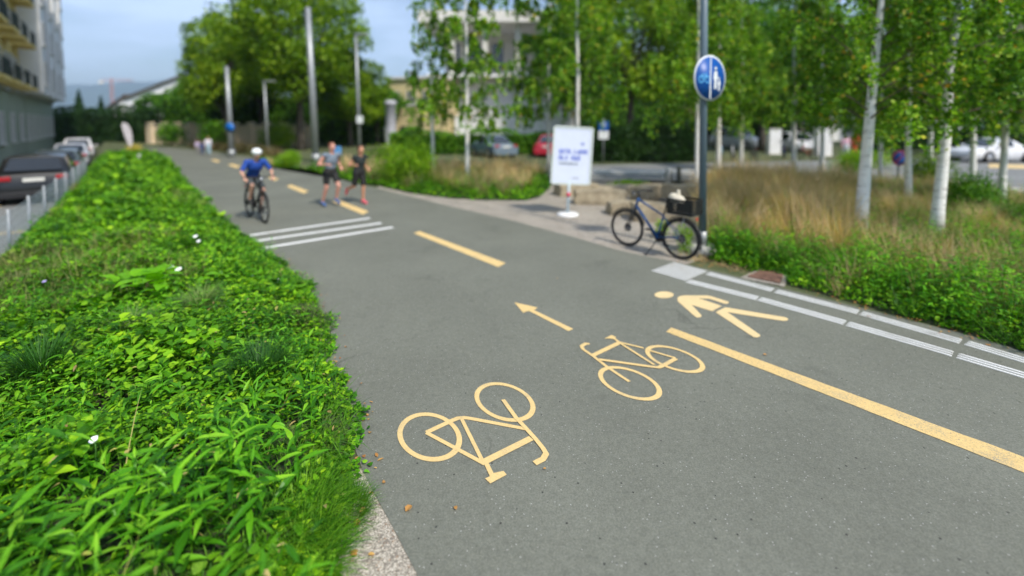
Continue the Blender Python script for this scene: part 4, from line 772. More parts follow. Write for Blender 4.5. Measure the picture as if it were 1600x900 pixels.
gable(196, 372, 98, 7.5, 12.3, 'far white gabled house with brown roof left of the big trees', P_bright, 6, .52)
gable(176, 226, 104, 6.0, 8.6, 'small far house peeping over the dark hedge', P_white, 2)
# beige garden wall with piers
A, B = X(228, 50), X(486, 42); t_, L = building('garden_wall', A, B, .3, 2.05, P_beige, 'long beige garden wall with piers beyond the far path', 'wall'); c = MB(); c.box((L/2, .15, 2.1), (L, .44, .12)); c.build('coping', M('coping_stone', (.40, .37, .32), .85), t_)
for k in range(11): p = MB(); p.box((L*(k+.5)/11, -.1, 1.1), (.45, .3, 2.2)); p.box((L*(k+.5)/11, -.1, 2.28), (.6, .45, .16)); p.build('pier', P_beige, t_)
# cream house and modern concrete building
A, B = X(604, 48), X(690, 46); t_, L = building('cream_house', A, B, 8, 6.9, P_cream, 'cream coloured flat roofed house left of the modern building'); c = MB(); c.box((L/2, 4, 7.0), (L+.5, 8.5, .25)); c.build('roof', P_conc, t_); g_ = MB(); g_.box((L*.45, -.03, 1.0), (2.4, .10, 1.9)); g_.build('garage_opening', M('dark_opening', (.02, .02, .018), .8), t_)
for k in range(3): window(t_, L*(k+.6)/3.4, 4.2, 1.0, 1.4)
A, B = X(684, 50), X(905, 50); t_, L = building('modern_building', A, B, 16, 7.2, P_bright, 'modern concrete building with flat overhanging roof and tall columns')
u = MB(); u.box((L/2, 9.5, 7.2+2.8), (L-.5, 11, 5.6)); u.build('upper_storey', P_conc, t_); rf = MB(); rf.box((L/2, 6.9, 13.4), (L+3, 19.5, 1.2)); rf.build('roof', P_conc, t_); bl = MB(); bl.box((L/2, -.9, 7.35), (L+1.5, 2.4, .35)); bl.build('terrace_slab', P_bright, t_)
for k in range(4): c = MB(); c.box((L*(.12+.222*k), -1.4, 10.15), (.55, .55, 5.3)); c.build('column', P_conc, t_)
for k in range(6):
    g_ = MB(); g_.box((L*(k+.5)/6, 3.97, 10.1), (L/6-1.3, .06, 3.2)); g_.build('window', M_glass, t_)
for k in range(5): window(t_, L*(k+.5)/5, 1.3, 1.5, 1.5)
c = MB(); c.box((L*.55, -3.2, 1.5), (L*.8, .3, 3.0)); c.build('terrace_wall', P_white, t_)
pl = MB(); g_ = X(611, 36); pl.lathe([(.46, 0), (.46, .25), (.40, .3), (.40, 3.7), (.48, 3.75), (.48, 3.95), (.3, 4.1)], seg=20); o = pl.build('advertising_pillar', M('pillar_white', (.42, .42, .46), .6), loc=g_); tag(o, 'round white pillar in front of the cream house', 'pillar')
# right hand houses
A, B = X(1276, 58), X(1368, 58); t_, L = building('rendered_house', A, B, 9, 10.5, P_pink, 'pinkish house with pale ground floor glimpsed left of the thickest birch'); b = MB(); b.box((L/2, -.1, 1.9), (L-.01, .2, 3.8)); b.build('ground_floor', P_white, t_)
for k in range(3):
    for f in range(3): window(t_, L*(k+.5)/3, (.9 if f == 0 else 1.6)+f*3.0, 1.2, 1.5, -.2 if f == 0 else 0)
rf = MB(); rf.box((L/2, 4.5, 10.7), (L+1, 10.2, .4)); rf.build('roof', R_tile, t_); fb = MB(); fb.box((L*.18, -.32, 4.55), (1.3, .24, .3), bev=.08); fb.build('flower_box', M('orange_blossom', (.65, .16, .05), .8), t_)
A, B = X(1432, 52), X(1700, 46); t_, L = building('rendered_house', A, B, 9, 13.0, P_pink, 'large pink rendered house behind the white parked car'); b = MB(); b.box((L/2, -.1, 1.3), (L-.01, .2, 2.6)); b.build('ground_floor', P_white, t_)
for k in range(7):
    for f in range(4):
        window(t_, L*(k+.5)/7, (.6 if f == 0 else .9)+f*3.0, 1.2, 1.5, -.2 if f == 0 else 0)
rf = MB(); rf.box((L/2, 4.5, 13.2), (L+1, 10.2, .4)); rf.build('roof', R_tile, t_); dr = MB(); dr.box((L*.64, -.24, 1.05), (1.1, .08, 2.1)); dr.build('door', M('green_door', (.03, .12, .05), .6), t_)
# hills
V, Fq = [], []; K = 90
for i in range(K+1):
    xx = -8500+8500*i/K*1.4; hh = 330+120*math.sin(i*.22+1)+70*math.sin(i*.55)+22*math.sin(i*1.9)+(0 if i < 60 else -(i-60)*4)
    for yy, ff in ((3600, 0), (4000, .45), (4300, .75), (4700, 1.0), (5600, .4)): V.append((xx, yy, max(-5, hh*ff*(1+.12*math.sin(i*1.1+yy)*(ff < 1)))))
Fq = [(i*5+j, (i+1)*5+j, (i+1)*5+j+1, i*5+j+1) for i in range(K) for j in range(4)]
m, n, b = newmat('wooded_hills'); n.links.new(ramp(n, noise(n, .004, 6, .6, wpos(n)), [(.35, (.03, .06, .03)), (.65, (.06, .10, .05))]), b.inputs['Base Color']); b.inputs['Roughness'].default_value = 1
o = np_mesh('hills', V, Fq, m, smooth=True); tag(o, 'blue hazy wooded hills on the horizon', kind='structure')
# shelter
S = X(1445, 33); t_ = thing('shelter', 'low open shelter with dark green roof behind the birches', 'shelter', S); rf = MB(); rf.box((0, 0, 2.15), (7.2, 2.6, .34)); rf.box((0, 0, 2.36), (7.4, 2.8, .06)); rf.build('roof', M('dark_green_metal', (.025, .07, .045), .5), t_)
for xx in (-3.4, -.5, 3.4):
    for yy in (-1.1, 1.1): p = MB(); p.box((xx, yy, .99), (.12, .12, 1.98)); p.build('post', MATS['dark_green_metal'], t_)
# tower crane far away
t_ = thing('tower_crane', 'thin pinkish tower crane on the skyline above the far hedge', 'crane', X(178, 260)); M_cr = M('crane_red', (.55, .22, .18), .6); c = MB()
for sx in (-.5, .5):
    for sy in (-.5, .5): c.box((sx, sy, 14), (.14, .14, 28))
for k in range(14): c.tube([(-.5, -.5, k*2), (.5, -.5, k*2+2)], .06, 4); c.tube([(.5, .5, k*2), (-.5, .5, k*2+2)], .06, 4)
c.build('mast', M_cr, t_); c = MB(); c.box((3, 0, 26.5), (20, .18, .18)); c.box((3, 0, 27.6), (18, .14, .14)); [c.tube([(-6+k*1.5, 0, 26.5), (-5.2+k*1.5, 0, 27.6)], .05, 4) for k in range(12)]; c.build('jib', M_cr, t_)
c = MB(); c.box((-6, 0, 25.8), (2, 1, 1.6)); c.build('counterweight', P_conc, t_)

# ------------------------------------------------------------------ poles, signs, poster, bollards
M_steel = M('galvanised_steel', (.34, .36, .37), .45, .1, 4, .5); M_pole = M('blue_grey_pole_paint', (.115, .165, .20), .4, .08, 4); M_sb = M('sign_blue', (.005, .085, .36), .4, .03); M_sw = M('sign_white', (.72, .75, .76), .4, .03)
g_ = G(1097, 396); t_ = thing('sign_pole', 'blue grey round pole on a white concrete foot beside the parked bicycle', 'pole', g_); top = P(1100, 0, g_.y); lz = (top-g_).normalized()
m = MB(); m.lathe([(.24, 0), (.24, .10), (.20, .16), (.09, .17)], seg=24); m.build('concrete_foot', M('rough_concrete', (.50, .48, .43), .9, .2, 10, 0, .4), t_)
m = MB(); m.tube([(0, 0, .14), (0, 0, .40)], .075, 20); m.build('pole_sleeve', M_steel, t_); m = MB(); m.tube([(0, 0, .15), (lz.x*6.5, lz.y*6.5, 6.6)], [.066, .058], 20); m.build('shaft', M_pole, t_)
# round divided sign
sc_ = P(1109.5, 122, g_.y-.12); t_ = thing('traffic_sign', 'round blue sign divided between a bicycle and walking figures', 'sign', sc_, R(297))
def disc(r, x0, x1, mat, name, n=40): m = MB(); m.lathe([(r, x0), (r, x1)], seg=n, axis=(1, 0, 0)); return m.build(name, mat, t_)
SR = .385; disc(SR, -.012, .004, M_sw, 'plate'); disc(SR*.93, .003, .007, M_sb, 'blue_face'); m = MB(); m.box((.0085, 0, 0), (.004, .028, SR*1.8)); m.build('dividing_bar', M_sw, t_)
m = MB()   # bicycle emblem on the left half seen from the front (local +y is right of viewer reversed)
def sring(mb, cy_, cz_, r): mb.torus((.010, cy_, cz_), r, .010, (1, 0, 0), 20, 6, .3)
for yy in (-.075, -.225): sring(m, yy, -.03, .055)
for a, b_ in (((-.075, -.03), (-.115, .05)), ((-.115, .05), (-.19, .05)), ((-.19, .05), (-.225, -.03)), ((-.19, .05), (-.15, -.03)), ((-.15, -.03), (-.115, .05)), ((-.15, -.03), (-.225, -.03)), ((-.115, .05), (-.108, .085)), ((-.19, .05), (-.2, .075))): m.tube([(.010, a[0], a[1]), (.010, b_[0], b_[1])], .008, 5)
m.build('bicycle_emblem', M('sign_light_blue', (.12, .45, .80), .4, .03), t_); m = MB()
def fig(mb, y, z, s):
    mb.extr([(y-.035*s, z+.10*s), (y+.035*s, z+.10*s), (y+.055*s, z-.03*s), (y+.03*s, z-.04*s), (y+.032*s, z-.20*s), (y+.006*s, z-.20*s), (y, z-.05*s), (y-.006*s, z-.20*s), (y-.032*s, z-.20*s), (y-.03*s, z-.04*s), (y-.055*s, z-.03*s)], ((.007, 0, 0), (0, 1, 0), (0, 0, 1), (1, 0, 0)), .004); mb.lathe([(.03*s, .007), (.03*s, .011)], (0, y, z+.145*s), 14, (1, 0, 0))
fig(m, .125, .02, 1.0); fig(m, .215, -.09, .62); m.build('walking_figures_emblem', M_sw, t_)
m = MB(); m.box((-.045, 0, .12), (.06, .05, .04)); m.box((-.045, 0, -.12), (.06, .05, .04)); m.build('bracket', M_steel, t_)
# tall poles left of centre
def lamp(px, topy, z, r, label, head=True, lean=0, group='tall grey poles along the far path', tx=None):
    b_ = X(px, z); tp = P(tx if tx else px-4, topy, z); t_ = thing('lamp_post' if head else 'tall_pole', label, 'lamp post' if head else 'pole', b_, group=group); d = tp-b_; m = MB(); m.tube([(0, 0, 0), d*.5, d], [r*1.15, r, r*.8], 14); m.build('shaft', M_steel, t_); m = MB(); m.tube([(0, 0, 0), (0, 0, .5)], r*1.5, 14); m.build('base_sleeve', M_steel, t_)
    if head: m = MB(); m.box(d+Vector((.35, 0, .05)), (.9, .26, .12), bev=.04); m.build('lamp_head', M_steel, t_)
    return t_
lamp(493, 12, 26, .18, 'tallest thick grey pole before the largest broad tree', False, tx=481); lamp(361, 104, 30, .15, 'shorter grey pole carrying a small blue sign', False, tx=354); lamp(562, 55, 30, .10, 'lamp post with a white notice right of the tallest pole', tx=556); lamp(418, 128, 33, .09, 'thin lamp post between the two grey poles', tx=413)
m = MB(); s0 = P(359, 199, 29.8); m.lathe([(.30, -.01), (.30, .01)], seg=24, axis=(0, -1, 0)); m.box((0, .06, 0), (.06, .1, .3)); o = m.build('blue_disc_sign', M('sign_blue_bright', (.01, .14, .50), .4), loc=s0); tag(o, 'small plain blue round sign on the shorter grey pole', 'sign')
m = MB(); m.box((0, 0, 0), (.42, .05, .5), bev=.02); o = m.build('notice_board', M_sw, loc=P(562, 187, 29.8)); tag(o, 'small white notice fixed to the right lamp post', 'sign')
t_ = thing('information_board', 'small blue topped board beside the bright shrub behind the runners', 'board', X(524, 20)); m = MB(); m.box((0, 0, 1.05), (.5, .06, .4), bev=.02); m.build('panel', M('board_blue', (.10, .30, .62), .5), t_); m = MB(); m.tube([(0, .05, 0), (0, .05, .9)], .03, 8); m.build('post', M_steel, t_)
# blue and white parking sign
PX, PZ = 943, 24.9; t_ = thing('parking_sign', 'blue over white parking sign on a thin post before the dark hedge', 'sign', X(PX, PZ)); m = MB(); m.tube([(0, .03, 0), (0, .03, 2.5)], .035, 8); m.build('post', M_steel, t_)
m = MB(); m.box((0, 0, 2.12), (.56, .03, .50), bev=.01); pl = m.build('blue_plate', M_sb, t_); m = MB(); m.box((0, 0, 1.62), (.56, .03, .46), bev=.01); m.build('white_plate', M_sw, t_)
m = MB(); m.box((-.09, -.02, 2.12), (.06, .012, .34)); m.box((.0, -.02, 2.26), (.14, .012, .055)); m.box((.0, -.02, 2.12), (.14, .012, .055)); m.box((.08, -.02, 2.19), (.055, .012, .10)); m.build('letter_p', M_sw, pl)
# no stopping sign
t_ = thing('no_parking_sign', 'small round red rimmed blue sign between two birches', 'sign', X(1407, 17.2)); cz_ = P(1407, 247, 17.2).z; m = MB(); m.tube([(0, .04, 0), (0, .04, cz_+.2)], .03, 8); m.build('post', MATS['dark_green_metal'], t_)
m = MB(); m.lathe([(.30, 0), (.30, .02)], (0, 0, cz_), 24, (0, -1, 0)); m.build('red_rim', M('sign_red', (.36, .02, .05), .4), t_); m = MB(); m.lathe([(.235, .021), (.235, .026)], (0, 0, cz_), 24, (0, -1, 0)); m.build('blue_face', M_sb, t_); m = MB(); m.box((0, -.03, cz_), (.06, .008, .50), rot=Matrix.Rotation(R(45), 3, 'Y')); m.build('red_stroke', MATS['sign_red'], t_)
# poster on a stand
b_ = G(887, 336.5); tilt = R(3); t_ = thing('poster_stand', 'white framed poster with blue lettering on a single post', 'poster stand', b_, R(8)); z0, z1 = P(887, 287, b_.y).z, P(895, 199, b_.y).z; zc = (z0+z1)/2; hh = z1-z0; ww = .97; cx_ = .10
m = MB(); m.lathe([(.27, 0), (.27, .035), (.22, .06), (.05, .075)], seg=28); m.build('round_foot', M('foot_white', (.78, .78, .78), .5, .05), t_); m = MB(); m.tube([(0, 0, .05), (.03, 0, z0+.05)], .035, 12); m.build('post', M('post_pale_blue', (.45, .55, .60), .4, .05), t_); m = MB(); m.tube([(.012, 0, z0-.32), (.018, 0, z0-.22)], .045, 12); m.build('red_collar', M('collar_red', (.65, .05, .12), .5), t_)
Rt = Matrix.Rotation(R(3.2), 3, 'Y')
fr = MB()
for dx, dz, w, h in ((-ww/2, 0, .05, hh), (ww/2, 0, .05, hh), (0, -hh/2, ww-.05, .05), (0, hh/2, ww-.05, .05)): fr.box(Vector((cx_, 0, zc))+Rt@Vector((dx, 0, dz)), (w, .06, h), rot=Rt)
fr.build('frame', M('alu_frame', (.60, .66, .64), .4, .05), t_); pn = MB(); pn.box((cx_, -.002, zc), (ww-.06, .03, hh-.06), rot=Rt); pn = pn.build('poster', M('poster_paper', (.66, .72, .86), .5, .03), t_)
tx_ = MB(); tr = random.Random(4)
def word(mb, x, z, n, hgt, wdt):
    for i in range(n):
        c = x+i*wdt*1.18; k = tr.randint(0, 3); st = wdt*.26
        def bb(dx, dz, w, h): mb.box(Vector((cx_, 0, zc))+Rt@Vector((c+dx, -.021, z+dz)), (w, .006, h), rot=Rt)
        bb(-wdt*.38, 0, st, hgt)
        if k in (0, 1): bb(wdt*.30, 0, st, hgt)
        if k in (0, 2): bb(0, hgt*.44, wdt*.5, hgt*.14)
        if k != 3: bb(0, 0, wdt*.4, hgt*.14)
        if k in (1, 2, 3): bb(0, -hgt*.44, wdt*.5, hgt*.14)
word(tx_, -.30, .10, 4, .11, .075); word(tx_, .08, .10, 4, .11, .075); word(tx_, -.30, -.06, 3, .11, .075); word(tx_, .02, -.06, 3, .11, .075); tx_.build('blue_lettering', M('print_blue', (.10, .16, .62), .5, .03), pn)
tx_ = MB(); word(tx_, -.30, -.20, 9, .06, .045); word(tx_, .05, -.55, 7, .025, .022); tx_.build('grey_lettering', M('print_grey', (.25, .28, .34), .5, .03), pn); tx_ = MB(); tx_.torus(Vector((cx_, 0, zc))+Rt@Vector((.25, -.021, .30)), .03, .01, (0, 1, 0), 16, 6, .4); tx_.build('small_emblem', MATS['print_blue'], pn)
# feather flag
t_ = thing('feather_flag', 'white feather shaped flag at the far end of the verge', 'flag', X(203, 32)); m = MB(); m.tube([(0, 0, 0), (0, 0, 1.0), (-.1, 0, 1.8), (-.45, 0, 2.2)], .025, 8); m.build('flagpole', M_steel, t_)
m = MB(); q = [(.0, .55), (-.22, 1.0), (-.42, 1.6), (-.55, 2.1), (-.42, 2.35), (-.12, 2.25), (.12, 1.8), (.2, 1.2), (.15, .6)]; m.extr(q, ((0, -.04, 0), (1, 0, 0), (0, 0, 1), (0, 1, 0)), .015); m.build('cloth', M('flag_cloth', (.72, .68, .76), .8), t_)
t_ = thing('tied_notice', 'small pale blue tag on the verge beside the feather flag', 'tag', X(216, 25)); m = MB(); m.box((0, 0, .45), (.16, .03, .22)); m.build('card', M_sw, t_); m = MB(); m.tube([(0, .02, 0), (0, .02, .45)], .012, 6); m.build('stake', B_brown, t_)
# bollards and stone blocks
for px, py, z, h, r, mt, lab in ((1046, 298, 15.2, .75, .12, M_steel, 'pale grey bollard behind the parked bicycle'), (1062, 300, 14.9, .85, .07, M('dark_post', (.04, .05, .045), .6), 'thin dark bollard beside the pale grey bollard')):
    m = MB(); m.lathe([(r, 0), (r, h-.05), (r*.8, h), (r*.4, h+.02)], seg=18); m.lathe([(r*1.3, 0), (r*1.3, .06)], seg=18); o = m.build('bollard', mt, loc=X(px, z)); tag(o, lab, 'bollard', 'bollards at the road')
m_, n, b = newmat('sandstone'); v = ovec(n); f = noise(n, 3, 6, .65, v); cc = ramp(n, f, [(.3, (.22, .18, .12)), (.55, (.38, .32, .22)), (.75, (.48, .42, .32))]); st = ramp(n, noise(n, 7, 4, .7, ovec(n, (1, 1, 3))), [(.55, 0), (.65, .5)]); cc = mixc(n, st, cc, (.14, .14, .09)); n.links.new(cc, b.inputs['Base Color']); b.inputs['Roughness'].default_value = .9; bump(n, b, noise(n, 14, 5, .7, v), .7, .02); M_sand = m_
def rock(px, py, d, rz, label, seed, z=None):
    bm = bmesh.new(); bmesh.ops.create_cube(bm, size=1); bmesh.ops.subdivide_edges(bm, edges=bm.edges, cuts=5, use_grid_fill=True); rr = random.Random(seed)
    for v in bm.verts:
        c = v.co; e = sum(abs(abs(q)-.5) < .01 for q in c); k = 1-.035*max(0, e-1); n_ = 1+.045*math.sin(c.x*9+seed)+.04*math.sin(c.y*11+c.z*7+seed*2)+rr.uniform(-.02, .02)
        v.co = Vector((c.x*d[0]*k*n_, c.y*d[1]*k*n_*(1-.12*(c.z+.5)), (c.z+.5)*d[2]*(1+.05*math.sin(c.x*6+seed))))
    me = bpy.data.meshes.new('stone_block'); bm.to_mesh(me); bm.free(); me.materials.append(M_sand); me.polygons.foreach_set('use_smooth', [True]*len(me.polygons)); o = bpy.data.objects.new('stone_block', me); col.objects.link(o); o.location = G(px, py)+Vector((0, 0, -.01)); o.rotation_euler.z = rz
    md = o.modifiers.new('edge', 'EDGE_SPLIT'); md.split_angle = R(40); return tag(o, label, 'stone block', 'sandstone seating blocks on the gravel')
rock(938, 318, (1.45, .62, .40), -.12, 'long tan stone block directly right of the poster post', 1); rock(978, 334, (.95, .5, .32), .1, 'small pale stone block left of the bicycle handlebar', 2); rock(1022, 344, (1.1, .55, .42), -.05, 'stone block seen through the blue bicycle frame', 3)
rock(1066, 322, (1.0, .7, .62), .3, 'tall square stone block behind the saddle of the bicycle', 4); rock(900, 304, (1.3, .7, .35), .25, 'grey stone block half hidden behind the poster', 5); rock(960, 304, (1.5, .7, .30), .05, 'flat stone slab behind the long tan block', 6); rock(1015, 312, (1.0, .7, .45), .6, 'grey block at the back between bicycle handlebar and slab', 7)
# rusty cover plate, leaning stick, litter
pp = [G(1168, 434.5), G(1192, 424), G(1224, 430), G(1219, 445)]; c = sum(pp, Vector())/4; m = MB(); m.prism([(p-c).to_2d() for p in pp], 0, .022); o = m.build('cover_plate', M('rusty_iron', (.16, .085, .06), .85, .35, 9, 0, .5), loc=(c.x, c.y, .012)); fixn(o); tag(o, 'rusty brown square cover plate at the edge of the green weeds', 'cover plate')
m = MB(); pp2 = [c+(p-c)*1.35 for p in pp]; m.prism([(p-c).to_2d() for p in pp2], 0, .010); o = m.build('plate_surround', M_gravel, loc=(c.x, c.y, .006)); fixn(o); tag(o, 'thin pale concrete rim around the rusty cover plate', 'kerb stone')
a = G(1112, 376)+Vector((0, 0, .02)); b_ = P(1212, 318, a.y+.7); m = MB(); v = b_-a; m.tube([(0, 0, 0), v*.3+Vector((0, 0, .02)), v*.7, v], [.022, .02, .016, .011], 8); o = m.build('fallen_branch', M('dead_wood', (.42, .36, .26), .9, .2), loc=a); tag(o, 'bare pale stick leaning across the dry grass by the pole', 'branch')
M_lf = leafmat('fallen_leaf_brown', [(0, (.36, .15, .05)), (.5, (.50, .24, .07)), (1, (.55, .36, .12))], .2, .7, .2, 3)
def leaf_at(px, py, L, label, z=.014, rz=0, grp='fallen leaves on the asphalt'):
    V, Fq = leaves(np.array([[0, 0, .004]]), np.array([rz]), np.array([.25]), np.array([L]), np.array([L*.72]), np.array([.7]), 'oval', .3); o = np_mesh('fallen_leaf', V, Fq, M_lf); g_ = G(px, py); o.location = (g_.x, g_.y, z); tag(o, label, 'leaf', grp)
for a in ((634, 804, .055, 'orange fallen leaf on the path, nearest the bottom', .016, 1.1), (713, 801, .03, 'small brown leaf scrap right of the orange leaf', .016, 2), (849, 737, .022, 'tiny yellow scrap beside the near bicycle handlebar', .016, .3), (1193, 557, .035, 'small orange leaf above the long yellow line', .016, 0), (557, 872, .05, 'orange brown leaf on the loose gravel', .01, 2.5), (553, 826, .05, 'pinkish brown leaf on the loose gravel', .01, 1), (527, 672, .06, 'curled brown leaf at the green path edge', .03, .7), (538, 690, .05, 'dry brown leaf below the curled leaf at the edge', .02, 2.2), (870, 437, .03, 'light scrap of leaf alone in the middle of the asphalt', .016, 1)): leaf_at(a[0], a[1], a[2], a[3], a[4], a[5])
edge_pts = []
for a, b_ in zip([G(1060, 414), G(1108, 411), G(1168, 430), G(1228, 440), G(1340, 478), G(1440, 507), G(1600, 556)][:-1], [G(1108, 411), G(1168, 430), G(1228, 440), G(1340, 478), G(1440, 507), G(1600, 556)]):
    k = int((b_-a).length*34); f = U(0, 1, k); edge_pts.append(np.stack([a.x+(b_.x-a.x)*f+rng.normal(0, .09, k), a.y+(b_.y-a.y)*f+rng.normal(0, .09, k), np.full(k, .022)], 1))
k = 90; t = U(1.6, 9, k); n_ = edge_n(t)+.05+np.abs(rng.normal(0, .07, k)); edge_pts.append(np.stack([NN.x*n_+DD.x*t, NN.y*n_+DD.y*t, np.full(k, .016)], 1))
pos = np.concatenate(edge_pts); k = len(pos); V, Fq = leaves(pos, U(0, 6.3, k), U(-.1, .4, k), U(.015, .045, k), U(.01, .03, k), U(0, 1, k), 'oval', .25); o = np_mesh('leaf_litter', V, Fq, M_lf); tag(o, 'dry leaf litter scattered along the planted edges', kind='stuff')
k = 500; f = U(0, 1, k); a, b_ = G(1075, 402), G(1180, 428); pos = np.stack([a.x+(b_.x-a.x)*f+rng.normal(0, .14, k), a.y+(b_.y-a.y)*f+rng.normal(0, .14, k)+.1, np.full(k, .01)], 1); V, Fq = leaves(pos, U(0, 6.3, k), U(0, 1.0, k), U(.04, .16, k), U(.003, .012, k), U(0, 1.3, k), 'blade', 0); o = np_mesh('dead_grass', V, Fq, L_tan); tag(o, 'matted dead grass and leaves at the foot of the sign pole', kind='stuff')
k = 60; px_ = U(655, 1500, k); py_ = U(440, 890, k); P0 = [G(a, b_, .013) for a, b_ in zip(px_, py_)]; 
# wire fence
t_ = thing('wire_fence', 'low galvanised wire mesh fence between street and verge', 'fence'); M_wire = M('fence_wire', (.50, .56, .56), .45, .05, 4, .3)
fp = [NT(float(fence_n(np.array(t)))-.06, t, STREET_Z) for t in np.arange(4.0, 27.1, 1.9)]
FH = 1.24
for p in fp: m = MB(); m.tube([p, p+Vector((0, 0, FH+.06))], .026, 8); m.build('post', M_steel, t_)
m = MB()
for a, b_ in zip(fp[:-1], fp[1:]):
    for k in range(9): m.tube([a+Vector((0, 0, .04+FH*k/8.3)), b_+Vector((0, 0, .04+FH*k/8.3))], .003, 4, cap=False)
    for k in range(24): q = a.lerp(b_, k/24); m.tube([q+Vector((0, 0, .04)), q+Vector((0, 0, FH))], .0028, 4, cap=False)
m.build('wire_mesh', M_wire, t_)

# ------------------------------------------------------------------ bicycles
M_tyre = M('tyre_rubber', (.018, .018, .02), .75, .1); M_rim = M('rim_metal', (.05, .05, .055), .35, .05, 4, .7); M_blk = M('black_part', (.02, .02, .022), .4, .05); M_silver = M('silver_part', (.5, .5, .52), .3, .05, 4, .8)
def bike(label, loc, rz, paint, group=None, steer=0, rack=True, crate=False, guards=True, lean=0, stand=False, cat='bicycle', full=True, crank=0.9):
    t_ = thing('bicycle', label, cat, loc, rz, group); Rw = .345; ax = Vector((-.28, 0, .96)).normalized(); piv = Vector((.36, 0, .80)); SM = Matrix.Rotation(steer, 3, ax)
    S = lambda p: piv+SM@(Vector(p)-piv)
    if lean: t_.rotation_euler.x = lean
    for hub, st in ((Vector((-.53, 0, Rw)), 0), (Vector((.55, 0, Rw)), 1)):
        h = S(hub) if st else hub; a = SM@Vector((0, 1, 0)) if st else Vector((0, 1, 0)); m = MB(); m.torus(h, Rw-.017, .019, a, 44, 8); w = m.build('wheel', M_tyre, t_); m = MB(); m.torus(h, Rw-.046, .012, a, 40, 6, .9); m.build('rim', M_rim, w)
        if full:
            m = MB(); Q = quat_to(a)
            for k in range(20): c = k*math.pi/10; m.tube([h+Q@Vector((.02*math.cos(c+.9), .02*math.sin(c+.9), .025*(-1)**k)), h+Q@Vector(((Rw-.05)*math.cos(c), (Rw-.05)*math.sin(c), 0))], .0016, 4, False)
            m.build('spokes', M_silver, w)
        m = MB(); m.lathe([(.012, -.06), (.024, -.03), (.024, .03), (.012, .06)], h, 12, a); (m.lathe([(.075, -.035), (.075, -.031)], h, 20, a) if full else 0); m.build('hub', M_blk, w)
        if guards:
            m = MB(); Q = quat_to(a); rng_ = (R(20), R(200)) if not st else (R(30), R(165)); pts = []
            for k in range(13):
                c = rng_[0]+(rng_[1]-rng_[0])*k/12; pts.append(h+(SM if st else Matrix.Identity(3))@Vector((math.cos(c)*(Rw+.022), 0, math.sin(c)*(Rw+.022))))
            m.tube(pts, .022, 6, flat=.5); m.build('mudguard', M_blk, t_)
    bb = Vector((-.09, 0, .29)); ht, hb, sc = Vector((.325, 0, .93)), Vector((.37, 0, .78)), Vector((-.20, 0, .70)); rh = Vector((-.53, 0, Rw)); m = MB()
    m.tube([ht, hb], .024, 12); m.tube([ht+Vector((.01, 0, -.03)), sc+Vector((0, 0, -.02))], [.019, .015], 10); m.tube([hb, bb], [.026, .022], 12); m.tube([sc, bb], .016, 10); m.lathe([(.025, -.04), (.025, .04)], bb, 12, (0, 1, 0))
    for s in (-1, 1): m.tube([bb+Vector((0, .02*s, 0)), rh+Vector((.12, .045*s, 0)), rh+Vector((0, .055*s, 0))], .010, 8); m.tube([sc+Vector((0, .012*s, -.04)), rh+Vector((.05, .05*s, .08)), rh+Vector((0, .055*s, 0))], .008, 8)
    m.build('frame', paint, t_); m = MB()
    for s in (-1, 1): m.tube([S(hb+Vector((.006, .035*s, -.03))), S(Vector((.45, .05*s, .56))), S(Vector((.55, .055*s, Rw)))], [.018, .015, .010], 8)
    m.tube([S(hb+Vector((.006, -.05, -.03))), S(hb+Vector((.006, .05, -.03)))], .018, 8); m.build('fork', M_blk if crate else paint, t_)
    m = MB(); m.tube([S(ht), S((.30, 0, 1.0)), S((.36, 0, 1.03))], .014, 8); m.tube([S((.27, .31, 1.04)), S((.33, .18, 1.05)), S((.36, 0, 1.03)), S((.33, -.18, 1.05)), S((.27, -.31, 1.04))], .012, 8); hbr = m.build('handlebar', M_blk, t_)
    for s in (-1, 1): m = MB(); m.tube([S((.25, .34*s, 1.035)), S((.30, .24*s, 1.045))], .018, 8); m.build('grip', M_blk, hbr)
    m = MB(); m.lathe([(.01, -.03), (.035, -.02), (.04, .02), (.03, .03)], S((.43, 0, 1.0)), 12, (1, 0, 0)); m.build('headlight', M_silver, t_)
    m = MB(); m.tube([sc, (-.245, 0, .93)], .013, 8); m.build('seatpost', M_blk, t_)
    m = MB(); m.ell((-.30, 0, .955), (.10, .075, .03)); m.ell((-.19, 0, .955), (.13, .03, .024)); m.build('saddle', M_blk, t_)
    ca = crank; m = MB(); m.lathe([(.095, -.004), (.095, .004)], bb+Vector((0, -.05, 0)), 24, (0, 1, 0)); pe = []
    for s in (-1, 1): e = bb+Vector((math.cos(ca)*.17*s, .08*s, math.sin(ca)*.17*s)); m.tube([bb+Vector((0, .06*s, 0)), e], .012, 8); pe.append(e+Vector((0, .05*s, 0)))
    m.build('crank', M_blk, t_)
    for e in pe: m = MB(); m.box(e, (.09, .09, .022)); m.build('pedal', M_blk, t_)
    m = MB(); m.tube([bb+Vector((0, -.05, .093)), rh+Vector((0, -.05, .04))], .005, 4); m.tube([bb+Vector((0, -.05, -.093)), rh+Vector((0, -.05, -.04))], .005, 4); m.lathe([(.045, -.055), (.045, -.045)], rh, 14, (0, 1, 0)); m.build('chain', M_blk, t_)
    if rack:
        m = MB()
        for s in (-1, 1): m.tube([(-.27, .05*s, .74), (-.78, .07*s, .76)], .007, 6); m.tube([(-.62, .06*s, .755), (-.53, .065*s, Rw)], .006, 6)
        for k in range(4): m.tube([(-.35-.13*k, -.06, .757), (-.35-.13*k, .06, .757)], .006, 6)
        m.build('luggage_rack', M_silver if crate else M_blk, t_); m = MB(); m.ell((-.80, 0, .72), (.02, .035, .02)); m.build('rear_light', M('red_lens', (.5, .02, .02), .3), t_)
